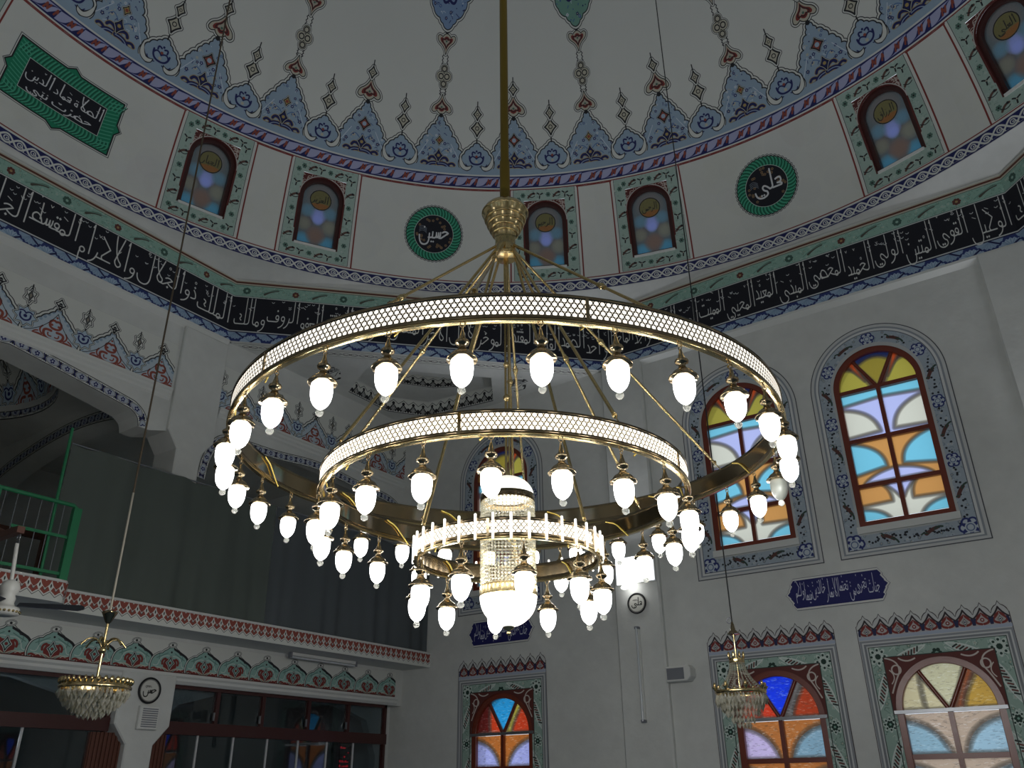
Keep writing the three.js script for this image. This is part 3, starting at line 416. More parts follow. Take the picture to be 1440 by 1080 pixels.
const lowGlass = (top, mid, lowc) => paint(GLW, GLH, 380, (x, W, H) => { // 0.46 half width; springing at 1.51
  const m = W / 2, S = 1.51; fillR(x, '#3a3430', 0, 0, W, H);
  for (let r = 0; r < 4; r++) for (const s of [-1, 1]) { const a = S - .38 * (r + 1), b = a + .38, X = (u) => m + s * u; fillR(x, mid[(r + (s > 0 ? 1 : 0)) % 2 ? 0 : 0], Math.min(X(0), X(.46)), a, .46, .38); soft(x, P2(x, [[X(.43), a], [X(.06), a], [X(.12), a + .26, X(.43), a + .31]]), s < 0 ? lowc[0] : lowc[1], .07); }
  const A = [[-.46, -.24], [-.24, .24], [.24, .46]];
  soft(x, P2(x, [[m, S], [m - .3, H], [m - .5, H], [m - .5, S]]), top[0], .05); soft(x, P2(x, [[m, S], [m + .3, H], [m - .3, H]]), top[1], .05); soft(x, P2(x, [[m, S], [m + .5, S], [m + .5, H], [m + .3, H]]), top[2], .05);
  soft(x, P2(x, [[m - .46, S], [m - .46, S + .4], [m - .2, S + .38], [m - .22, S + .12, m - .2, S]]), top[3], .06);
  soft(x, P2(x, [[m + .03, S], [m + .26, S + .5], [m + .34, S + .4], [m + .12, S + .1, m + .12, S]]), top[4], .06);
  for (let i = 0; i < 3200; i++) { x.globalAlpha = rr(.06, .3); const cx = rnd() * W, cy = rnd() * H; curve(x, rnd() < .5 ? '#ffffff' : '#2a2622', rr(.003, .007), cx, cy, cx + rr(.005, .02), cy + rr(-.008, .008), cx + rr(.015, .035), cy + rr(-.006, .006)); } x.globalAlpha = 1;
});
const glassLowTex = [lowGlass(['#c03a1a', '#2796cf', '#c03a1a', '#5a1410', '#b3a33a'], ['#b5672c'], ['#a7aae0', '#a7aae0']), lowGlass(['#c8341a', '#1238e0', '#a63a1c', '#c8341a', '#6a6460'], ['#b06a34'], ['#c9b6dc', '#7f9fae']), lowGlass(['#c9bb92', '#c4bd98', '#b9913f', '#c9bb92', '#8a4a2c'], ['#b9a28c'], ['#8fb0bd', '#9dbcca'])];
const glassDrumTex = paint(.5, .96, 300, (x, W, H) => {
  fillR(x, '#4d5455', 0, 0, W, H);
  const blob = (c, cx, cy, r) => { for (let i = 0; i < 9; i++) { x.globalAlpha = .2; disc(x, c, cx, cy, r * (1.25 - i * .1)); } x.globalAlpha = 1; };
  blob('#4a4644', .1, .35, .09); blob('#4a4644', .4, .36, .09); blob('#3f7c95', .08, .09, .1); blob('#3f7c95', .42, .09, .1); blob('#6a5044', .25, .2, .11); blob('#6a695c', .08, .33, .08); blob('#706e60', .42, .34, .09); blob('#7a80b8', .25, .47, .09); blob('#7a80b8', .25, .41, .06); blob('#4f6c7e', .1, .52, .08); blob('#4f6c7e', .4, .53, .08); blob('#5c5450', .25, .75, .16);
});
const lettered = (w, h, ppm, bg, text, opt) => paint(w, h, ppm, (x) => { bg(x); arabic(x, text, opt.right, opt.base, opt.u, opt); });
const latticeTex = (() => {                                         // pierced brass: rows of round holes with small stars between them
  const draw = (hole, metal) => paint(.069, .078, 1900, (x, W, H) => { fillR(x, metal, 0, 0, W, H); const s = W / 3; for (let r = -1; r <= 4; r++) for (let c = -1; c <= 4; c++) { const cx = (c + (r % 2 ? .5 : 0)) * s, cy = (r + .5) * H / 4; disc(x, hole, cx, cy, .0084); for (const q of [-1, 1]) { x.fillStyle = hole; x.beginPath(); x.moveTo(cx + s / 2 - .0024, cy + q * .0085); x.lineTo(cx + s / 2 + .0024, cy + q * .0085); x.lineTo(cx + s / 2, cy + q * .0045); x.fill(); } } });
  return [draw('#ffffff', '#000000'), draw('#e8e4d8', '#4a3c20')];
})();
const grain = (n, lo, hi, stretch = 1) => { const d = new Uint8Array(n * n * 4), g = []; for (const k of [4, 8, 16, 32, 64]) { const a = new Float32Array(k * k).map(() => rnd()); g.push([k, a]); } for (let y = 0; y < n; y++) for (let x = 0; x < n; x++) { let v = 0, s = 0; for (const [k, a] of g) { const fx = x / n * k, fy = y / n * k / 1, x0 = Math.floor(fx), y0 = Math.floor(fy), tx = fx - x0, ty = fy - y0, at = (i, j) => a[((j + k) % k) * k + ((i + k) % k)], w = 1 / Math.sqrt(k); v += w * ((at(x0, y0) * (1 - tx) + at(x0 + 1, y0) * tx) * (1 - ty) + (at(x0, y0 + 1) * (1 - tx) + at(x0 + 1, y0 + 1) * tx) * ty); s += w; } const q = Math.round(255 * (lo + (hi - lo) * v / s)); d.set([q, q, q, 255], (y * n + x) * 4); } const t = new THREE.DataTexture(d, n, n); t.wrapS = t.wrapT = THREE.RepeatWrapping; t.magFilter = THREE.LinearFilter; t.repeat.set(1 / 2.2, stretch / 2.2); t.needsUpdate = true; return t; };
const plasterMap = grain(256, .86, 1.0); plasterMap.colorSpace = THREE.SRGBColorSpace;
const bumpMap = grain(256, 0, 1); bumpMap.repeat.set(.9, .9);

// ---------------------------------------------------------------- materials
const std = (o) => new THREE.MeshStandardMaterial(o), phy = (o) => new THREE.MeshPhysicalMaterial(o);
const M = {
  plaster: std({ color: '#dcded9', roughness: .82, map: plasterMap, bumpMap, bumpScale: .006 }),
  white: std({ color: '#d6d7d2', roughness: .6 }), moulding: std({ color: '#d3d5d0', roughness: .6 }),
  carpet: std({ color: '#41586e', roughness: .95 }), stone: std({ color: '#8f8f8c', roughness: .8 }),
  wood: phy({ color: '#74301d', roughness: .34, clearcoat: .3, clearcoatRoughness: .25 }), darkwood: phy({ color: '#3c130e', roughness: .4, clearcoat: .25, clearcoatRoughness: .3 }),
  panelwood: std({ color: '#5b3426', roughness: .5 }),
  brass: std({ color: new THREE.Color().setRGB(.72, .56, .28), metalness: 1, roughness: .16 }), darkbrass: std({ color: new THREE.Color().setRGB(.36, .28, .17), metalness: 1, roughness: .12 }), polebrass: std({ color: '#8a742a', metalness: .55, roughness: .42 }),
  lampbrass: std({ color: new THREE.Color().setRGB(.46, .36, .22), metalness: 1, roughness: .13 }),
  lit: std({ color: '#ffffff', emissive: new THREE.Color().setRGB(1, .99, .98), emissiveIntensity: LAMP_GLOW, roughness: .3 }),
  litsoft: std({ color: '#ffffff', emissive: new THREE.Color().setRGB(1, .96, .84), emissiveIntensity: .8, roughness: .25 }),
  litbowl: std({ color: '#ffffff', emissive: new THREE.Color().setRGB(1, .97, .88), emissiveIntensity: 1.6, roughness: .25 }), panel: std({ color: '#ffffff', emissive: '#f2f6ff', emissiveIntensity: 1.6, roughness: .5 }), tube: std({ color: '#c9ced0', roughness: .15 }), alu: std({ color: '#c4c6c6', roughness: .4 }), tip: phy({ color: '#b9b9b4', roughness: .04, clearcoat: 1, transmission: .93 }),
  unlit: phy({ color: '#90938b', roughness: .3, transmission: .35 }), clear: phy({ color: '#f2f2ee', roughness: .05, transmission: .5, clearcoat: 1 }),
  lattice: std({ color: '#ffffff', map: latticeTex[1], emissive: '#fff6e6', emissiveMap: latticeTex[0], emissiveIntensity: LATTICE_GLOW, roughness: .35 }),
  crystal: phy({ color: '#dcdacd', roughness: .03, metalness: .0, transmission: .74, clearcoat: 1, clearcoatRoughness: .02, ior: 1.7 }),
  glasspane: phy({ color: '#c9d2d6', roughness: .02, transmission: 1, thickness: 0, ior: 1.55 }),
  steel: std({ color: '#8d9094', metalness: .7, roughness: .35 }), dark: std({ color: '#15171a', roughness: .6 }), grey: std({ color: '#777a80', roughness: .6 }),
  greenpaint: std({ color: '#25794f', roughness: .45 }), fabric: std({ color: '#5b635d', roughness: .95, map: grain(128, .75, 1, .3) }),
  fabric2: std({ color: '#545a5d', roughness: .95 }), wire: std({ color: '#b9a24e', roughness: .4, metalness: .4 }), cord: std({ color: '#9c9788', roughness: .6 }), chain: std({ color: '#5a4f40', roughness: .5, metalness: .4 }), fan: std({ color: '#cdcdc6', roughness: .4 }), blade: std({ color: '#20242e', roughness: .6 }),
};
const painted = (map, o = {}) => std({ map, roughness: .72, ...o });
const stained = (map, color = '#ffffff') => phy({ map, color, roughness: .82, transmission: 1, thickness: 0, ior: 1.45, bumpMap, bumpScale: .01 });

// ---------------------------------------------------------------- the shell of the hall
const XL = -7.988, ZR = -8.837, XE = 3.72, ZB = 2.79, XG = -12.8;   // gallery wall, window wall, opposite wall, wall behind, back of the gallery
tag(part('floor', metreUV(box2(XG, XE + .3, -.2, 0, ZR - .3, ZB + .3)), M.carpet, scene), 'green carpeted prayer hall floor below the view', 'floor', { kind: 'structure' });

// window wall straight ahead and right
const WINX = [-6.355, -2.945, -1.39, 2.09];
{
  const s = poly([[XG, 0], [XE + .3, 0], [XE + .3, 7.5], [XG, 7.5]]);
  for (const cx of WINX) { s.holes.push(archShape(.46, 3.95, 5.45, THREE.Path, cx)); s.holes.push(archShape(.46, .7, 2.21, THREE.Path, cx)); }
  const g = structure('wall_front', 'white plastered window wall with pilasters', 'wall');
  part('masonry', metreUV(extr(s, .3, 24).translate(0, 0, ZR - .3)), M.plaster, g);
  for (const c of [-4.38, .12]) part('pilaster', metreUV(extr(poly([[c - .27, 0], [c + .27, 0], [c + .27, 6.56], [c - .27, 6.56]]), .05, 4, .02).translate(0, 0, ZR)), M.plaster, g);
}
function windowParts(g, upper, glassMat) {
  const y0 = upper ? 3.95 : .7, ys = upper ? 5.45 : 2.21, w = .455, wi = .395, V = (y) => (y - (upper ? 3.97 : .7)) / GLH, uvOf = (x, y) => [(x + .46) / GLW, V(y)];
  // painted border on the plaster
  let s;
  if (upper) { s = archShape(.695, 3.652, 5.47); }
  else { const p = [[-.675, .91]]; const q = [[-.675, 2.995]]; for (let i = 0; i < 9; i++) { const a = -.665 + i * 1.33 / 9, b = a + 1.33 / 9; const c = (a + b) / 2; q.push([a, 2.995], [a + .012, 3.03], [a + .035, 3.055], [c - .02, 3.062], [c, 3.097], [c + .02, 3.062], [b - .035, 3.055], [b - .012, 3.03], [b, 2.995]); } q.push([.675, 2.995], [.675, .91]); s = poly([...p, ...q]); }
  s.holes.push(archShape(.45, upper ? 3.96 : .92, ys, THREE.Path));
  const bg = new THREE.ShapeGeometry(s, 24).translate(0, 0, .004);
  part('painted_border', mapUV(bg, (x, y) => (upper ? [(x + .7) / UPW, (y - 3.65) / UPH] : [(x + .685) / LOW, (y - .91) / LOH])), upper ? MB.upper : MB.lower, g);
  // wooden frame
  const ringS = archShape(w, y0, ys); ringS.holes.push(archShape(wi, y0 + .055, ys, THREE.Path));
  const f = part('frame', extr(ringS, .06, 24, .004).translate(0, 0, -.07), M.wood, g);
  const bar = (x0, x1, ya, yb) => part('glazing_bar', box2(x0, x1, ya, yb, -.066, -.012), M.wood, g);
  const rows = upper ? [5.44, 4.875, 4.38, 4.005] : [2.2, 1.82, 1.44, 1.06, .755];
  rows.slice(0, -1).forEach((y, i) => { if (upper || i) bar(-wi, wi, y - .022, y + .022); });
  part('glazing_bar', box2(-.0215, .0215, rows[rows.length - 1], rows[0], -.064, -.014), M.wood, g);
  const R = wi, dir = [V2(-Math.sin(.52), Math.cos(.52)), V2(Math.sin(.52), Math.cos(.52))], c = V2(0, rows[0]);
  for (const d of dir) { const m = new THREE.Mesh(); const b = rod(V3(d.x * .03, c.y + .02, -.04), V3(d.x * (R + .01), c.y + d.y * (R + .01), -.04), .02, 6); part('glazing_bar', b, M.wood, g); }
  if (!upper) part('transom_rail', box2(-.47, .47, 2.185, 2.215, -.04, .012), M.steel, g);
  if (upper) part('sill', box2(-.48, .48, 3.885, 3.955, -.08, .03), M.moulding, g);
  // panes
  const pane = (shape) => part('pane', mapUV(new THREE.ShapeGeometry(shape, 12).translate(0, 0, -.05), (x, y) => uvOf(x, y)), glassMat, g);
  for (let i = 0; i < rows.length - 1; i++) for (const sx of [-1, 1]) pane(poly([[sx * .018, rows[i + 1] + .018], [sx * (wi + .008), rows[i + 1] + .018], [sx * (wi + .008), rows[i] - .018], [sx * .018, rows[i] - .018]]));
  const fan = (a0, a1) => { const sh = new THREE.Shape(); sh.moveTo(0, c.y + .01); sh.absarc(0, c.y, R + .008, a0, a1, false); sh.lineTo(0, c.y + .01); pane(sh); };
  fan(.02, Math.PI / 2 - .54); fan(Math.PI / 2 - .5, Math.PI / 2 + .5); fan(Math.PI / 2 + .54, Math.PI - .02);
}
const MB = { upper: painted(upperBorderTex), lower: painted(lowerBorderTex) };
const glassUp = stained(glassUpperTex), glassLow = glassLowTex.map((t) => stained(t));
let winNo = 0;
const winWords = { upper: ['tall upper arched window nearest the gallery, half hidden by the chandelier', 'tall upper arched window behind the chandelier rim, cut by the unlit lamp', 'tall upper arched window with clear view, right above the wide lower window', 'tall upper arched window beyond the right pilaster'], lower: ['lower arched window with cyan, red and orange glass beside the gallery doors', 'lower arched window with royal blue and red fan panes behind small crystal chandelier', 'lower arched window with beige and pale blue textured panes', 'lower arched window beyond the right pilaster'] };
for (let i = 0; i < 4; i++) {
  for (const upper of [true, false]) {
    const g = structure('window_' + (++winNo), winWords[upper ? 'upper' : 'lower'][i], 'window', [WINX[i], 0, ZR]);
    windowParts(g, upper, upper ? glassUp : glassLow[[0, 1, 2, 1][i]]);
  }
}
// opposite wall with its own windows (seen only in reflections) and the wall behind
{
  const zs = [-5.6, -2.2, .6], s = poly([[-ZB - .3, 0], [-ZR + .3, 0], [-ZR + .3, 7.5], [-ZB - .3, 7.5]]);
  for (const z of zs) { s.holes.push(archShape(.46, 3.95, 5.45, THREE.Path, -z)); s.holes.push(archShape(.46, .7, 2.21, THREE.Path, -z)); }
  const g = structure('wall_right', 'white plastered wall beside the viewer', 'wall');
  part('masonry', metreUV(extr(s, .3, 16).rotateY(Math.PI / 2).translate(XE, 0, 0)), M.plaster, g);
  zs.forEach((z, i) => { for (const upper of [true, false]) { const w = structure('window_' + (++winNo), (upper ? 'upper' : 'lower') + ' arched window of the wall beside the viewer', 'window', [XE, 0, z], -Math.PI / 2); windowParts(w, upper, upper ? glassUp : glassLow[i % 3]); } });
  const xs = [-5.6, -2.9, -1.4, 1.6], sb = poly([[-XE - .3, 0], [-XG, 0], [-XG, 7.5], [-XE - .3, 7.5]]);
  for (const x of xs) { sb.holes.push(archShape(.46, 3.95, 5.45, THREE.Path, -x)); sb.holes.push(archShape(.46, .7, 2.21, THREE.Path, -x)); }
  const gb = structure('wall_back', 'white plastered wall behind the viewer', 'wall');
  part('masonry', metreUV(extr(sb, .3, 16).rotateY(Math.PI).translate(0, 0, ZB + .3)), M.plaster, gb);
  xs.forEach((x, i) => { for (const upper of [true, false]) { const w = structure('window_' + (++winNo), (upper ? 'upper' : 'lower') + ' arched window added for daylight in the wall behind the viewer', 'window', [x, 0, ZB], Math.PI); windowParts(w, upper, upper ? glassUp : glassLow[i % 3]); } });  // unseen windows, added to bring more daylight up to the dome
}

// ---- gallery side: piers, arches, friezes
const toLeft = (g) => g.rotateY(Math.PI / 2).translate(XL, 0, 0);   // shapes drawn in (-z, y); extrusion then runs towards +x
const ribbon = (pts, w, to3, uvLen) => {
  const pos = [], uv = [], idx = []; let len = 0;
  pts.forEach((p, i) => {
    const a = pts[Math.max(0, i - 1)], b = pts[Math.min(pts.length - 1, i + 1)], dx = b[0] - a[0], dy = b[1] - a[1], l = Math.hypot(dx, dy) || 1;
    if (i) len += Math.hypot(p[0] - pts[i - 1][0], p[1] - pts[i - 1][1]);
    pos.push(...to3(p[0], p[1]), ...to3(p[0] - dy / l * w, p[1] + dx / l * w)); uv.push(len / uvLen, 0, len / uvLen, 1);
    if (i) { const k = 2 * i; idx.push(k - 2, k, k - 1, k - 1, k, k + 1); }
  });
  const g = new THREE.BufferGeometry(); g.setAttribute('position', new THREE.Float32BufferAttribute(pos, 3)); g.setAttribute('uv', new THREE.Float32BufferAttribute(uv, 2)); g.setIndex(idx); g.computeVertexNormals(); return g;
};
const smoothArc = (pts, n = 6) => new THREE.SplineCurve(pts.map((p) => V2(p[0], p[1]))).getPoints(pts.length * n).map((v) => [v.x, v.y]);
const bay1 = (() => { const h = [[-4.46, 5.14], [-4.43, 5.23], [-4.36, 5.285], [-4.26, 5.31], [-3.7, 5.4], [-3.024, 5.5]]; const l = smoothArc(h); return [...l, ...l.slice(0, -1).reverse().map((p) => [-6.048 - p[0], p[1]])]; })();
const bay2 = smoothArc([[-5.26, 4.8], [-5.29, 5.05], [-5.4, 5.3], [-5.62, 5.41], [-6.3, 5.44], [-7.02, 5.5], [-7.8, 5.44], [-8.38, 5.4], [-8.62, 5.27], [-8.7, 5.0]]);
{
  const g = structure('wall_left', 'white gallery wall with wide arches over the balcony', 'wall');
  const m = (p) => [-p[0], p[1]];
  const s = poly([[-ZB, 2.6], [-ZB, 7.5], [-ZR, 7.5], [-ZR, 2.6]]);
  const hole = (pts) => { const h = new THREE.Path(); pts.map(m).forEach((p, i) => (i ? h.lineTo(...p) : h.moveTo(...p))); h.closePath(); s.holes.push(h); };
  hole([[-4.95, 3.2], [-4.95, 5.02], [-4.8, 5.2], [-4.6, 5.14], ...bay1, [-1.45, 5.14], [-1.25, 5.2], [-1.1, 5.02], [-1.1, 3.2]]);
  hole([[-5.24, 3.2], ...bay2, [-8.7, 3.2]]);
  hole([[-.8, 3.2], [-.8, 5.0], [-.6, 5.35], [1, 5.5], [2.4, 5.35], [2.6, 5.0], [2.6, 3.2]]);
  part('masonry', metreUV(toLeft(extr(s, .34, 8).translate(0, 0, -.34))), M.plaster, g);
  // piers, widened below the beams
  for (const c of [-5.085, -.963]) {
    part('pier', metreUV(toLeft(extr(poly([[c - .285, 6.5], [c + .285, 6.5], [c + .285, 5.22], [c + .145, 5.03], [c + .145, 3.2], [c - .145, 3.2], [c - .145, 5.03], [c - .285, 5.22]].map(m)), .4, 4, .012).translate(0, 0, -.36))), M.plaster, g);
    part('pier', metreUV(toLeft(extr(poly([[c - .285, 2.66], [c + .285, 2.66], [c + .285, 2.2], [c + .135, 2.02], [c + .135, 0], [c - .135, 0], [c - .135, 2.02], [c - .285, 2.2]].map(m)), .4, 4, .012).translate(0, 0, -.36))), M.plaster, g);
  }
  for (const [a, b] of [[-4.76, -1.29], [-8.68, -5.4]]) {
    part('moulding', metreUV(extr(poly([[0, 5.69], [.055, 5.69], [.055, 5.665], [.04, 5.65], [.04, 5.62], [.022, 5.6], [.022, 5.57], [0, 5.55]]), b - a, 2).translate(0, 0, a).translate(XL, 0, 0)), M.moulding, g);
    part('painted_frieze', ribbon([[b, 5.69], [a, 5.69]].map((p) => [p[0], p[1]]), -.56, (z, y) => [XL + .004, y, z], .6), painted(friezeTex), g);
  }
  part('painted_arch_edge', ribbon(bay1, .115, (z, y) => [XL + .005, y, z], .32), painted(archBandTex), g);
  part('painted_arch_edge', ribbon([...bay2].reverse(), -.115, (z, y) => [XL + .005, y, z], .32), painted(archBandTex), g);
  part('moulding', metreUV(extr(poly([[0, 2.7], [.05, 2.7], [.05, 2.675], [.03, 2.655], [.03, 2.63], [0, 2.6]]), 11.4, 2).translate(XL, 0, -8.72)), M.moulding, g);
  part('painted_frieze', ribbon([[2.69, 2.7], [-8.7, 2.7]], -.315, (z, y) => [XL + .004, y, z], .41), painted(lowFriezeTex), g);
}
{ // balcony slab with its painted edge
  const g = structure('balcony', 'white balcony slab edged with a red diamond pattern', 'balcony');
  const out = new THREE.Shape(); out.moveTo(-7.5, 8.83); out.lineTo(-7.5, 3.74); out.quadraticCurveTo(-7.18, 3.74, -7.18, 3.6); out.lineTo(-7.18, -2.7); out.lineTo(XG, -2.7); out.lineTo(XG, 8.83); out.closePath();
  part('slab', metreUV(extr(out, .16, 8).rotateX(-Math.PI / 2).translate(0, 3.05, 0)), M.white, g);
  const edge = [[-7.5, -8.82], [-7.5, -3.78], [-7.46, -3.74], [-7.24, -3.71], [-7.19, -3.66], [-7.18, -3.6], [-7.18, 2.7]].map((p) => [p[0] + .003, p[1]]);
  const pos = [], uv = [], idx = []; let len = 0;
  edge.forEach((p, i) => { if (i) len += Math.hypot(p[0] - edge[i - 1][0], p[1] - edge[i - 1][1]); pos.push(p[0], 3.05, p[1], p[0], 3.23, p[1]); uv.push(-len / .095, 0, -len / .095, 1); if (i) { const k = 2 * i; idx.push(k - 2, k - 1, k, k, k - 1, k + 1); } });
  const b = new THREE.BufferGeometry(); b.setAttribute('position', new THREE.Float32BufferAttribute(pos, 3)); b.setAttribute('uv', new THREE.Float32BufferAttribute(uv, 2)); b.setIndex(idx); b.computeVertexNormals();
  part('painted_edge', b, painted(diamondTex), g);
  part('nosing', new THREE.TubeGeometry(new THREE.CatmullRomCurve3(edge.map((p) => V3(p[0] - .004, 3.226, p[1])), false, 'catmullrom', .05), 120, .014, 8), M.white, g);
}
{ // gallery interior and the entrance hall below it
  const g = structure('wall_gallery', 'shaded rear walls of the gallery and entrance hall', 'wall');
  { const zs = [-7.4, .9], sh = poly([[-ZB, 0], [-ZR, 0], [-ZR, 7], [-ZB, 7]]); for (const z of zs) sh.holes.push(archShape(.46, 3.95, 5.45, THREE.Path, -z)); part('masonry', metreUV(extr(sh, .3, 16).rotateY(Math.PI / 2).translate(XG - .3, 0, 0)), M.plaster, g); zs.forEach((z, i) => windowParts(structure('window_' + (++winNo), 'arched window added for daylight at the back of the gallery ' + ['behind the curtains', 'beyond the railing'][i], 'window', [XG, 0, z], Math.PI / 2), true, glassUp)); }  // windows out of sight, added to lighten the gallery
  part('cross_wall', metreUV(box2(XG, XL - .3, 0, 3.05, -10, ZR + .02)), M.plaster, g);
  // shallow arches behind the glazed doors
  const s = poly([[-ZB, 3.05], [-ZR, 3.05], [-ZR, 1.0], [8.62, 1.0], [8.6, 2.0], [8.4, 2.42], [7.9, 2.56], [6.98, 2.6], [6.1, 2.56], [5.6, 2.42], [5.4, 2.15], [5.36, 1.0], [4.8, 1], [4.75, 2.1], [4.5, 2.42], [3.9, 2.56], [3.02, 2.6], [-ZB, 2.6]]);
  part('inner_arch', metreUV(toLeft(extr(s, .1, 4).translate(0, 0, -.3))), M.plaster, g);
  const c = structure('ceiling_gallery', 'gallery ceiling with small painted dome', 'ceiling');
  const cs = poly([[XG, -8.84], [XL - .02, -8.84], [XL - .02, 2.79], [XG, 2.79]]); const h = new THREE.Path(); h.absarc(-10.4, -3.02, 1.45, 0, Math.PI * 2, true); cs.holes.push(h);
  part('slab', metreUV(extr(cs, .15, 48).rotateX(Math.PI / 2).translate(0, 6.22, 0)), M.plaster, c);
  part('slab', metreUV(box2(XG, XL - .02, 7.2, 7.4, ZR, ZB)), M.plaster, c);
  const dome = lathe([[1.47, 6.06], [1.42, 6.3], [1.3, 6.55], [1.05, 6.82], [.7, 7.02], [.35, 7.12], [0.001, 7.15]], 48);
  part('little_dome', mapUV(dome.translate(-10.4, 0, -3.02), (x, y, z) => [Math.atan2(x + 10.4, -(z + 3.02)) / Math.PI / 2 * 15, Math.min(.995, Math.max(.02, (y - 6.08) / .75))]), painted(friezeTex), c);
  part('painted_ring', mapUV(new THREE.CylinderGeometry(1.46, 1.5, .2, 48, 1, true).translate(-10.4, 6.07, -3.02), (x, y, z) => [Math.atan2(x + 10.4, -(z + 3.02)) / Math.PI / 2 * 28, (y - 5.97) / .2]), painted(archBandTex, { side: THREE.DoubleSide }), c);
  const arc = smoothArc([[XG, 5.3], [-12, 5.62], [-11, 5.8], [-10.2, 5.84], [-9.4, 5.76], [-8.8, 5.6], [-8.34, 5.3]], 6);
  const bm = poly([...arc, [-8.34, 6.22], [XG, 6.22]]);
  part('cross_arch', metreUV(extr(bm, .28, 4).translate(0, 0, -5.24)), M.plaster, c);
  part('painted_arch_edge', ribbon(arc, .16, (x, y) => [x, y, -4.954], .32), painted(archBandTex), c);
}
// ---- octagon with the inscription band
const OCT = [[-7.988, -.67], [-7.988, -5.378], [-4.656, -8.837], [.269, -8.837], [XE, -5.378], [XE, -.67], [.39, ZB], [-4.656, ZB]];
const faceWord = ['over the gallery arches', 'across the far corner', 'over the tall windows', 'across the right corner', 'over the wall beside the viewer', 'across the corner behind', 'over the wall behind the viewer', 'across the near left corner'];
OCT.forEach((a, i) => {
  const b = OCT[(i + 1) % 8], dx = b[0] - a[0], dz = b[1] - a[1], L = Math.hypot(dx, dz), g = structure('trim_' + (i + 1), 'black calligraphy band with green and blue borders ' + faceWord[i], 'inscription band', [(a[0] + b[0]) / 2, 0, (a[1] + b[1]) / 2], Math.atan2(-dz, dx));
  // local x runs to the viewer's right along the face, local z towards the middle of the hall
  part('beam', metreUV(box2(-L / 2 - .06, L / 2 + .06, BAND_Y0, 7.47, -.16, .022)), M.plaster, g);
  part('inscription', mapUV(new THREE.PlaneGeometry(L - .018, BAND_H).translate(0, BAND_Y0 + BAND_H / 2, .026), (x, y) => [(x + L / 2) / L, (y - BAND_Y0) / BAND_H]), painted(bandTex[[0, 1, 2, 1, 0, 1, 2, 1][i]]), g);
  if (i % 2 === 0) part('ledge', extr(poly([[0, 0], [.06, .05], [.06, .08], [0, .08]]), L, 2).rotateY(-Math.PI / 2).translate(L / 2, BAND_Y0 - .08, 0), M.moulding, g);
});
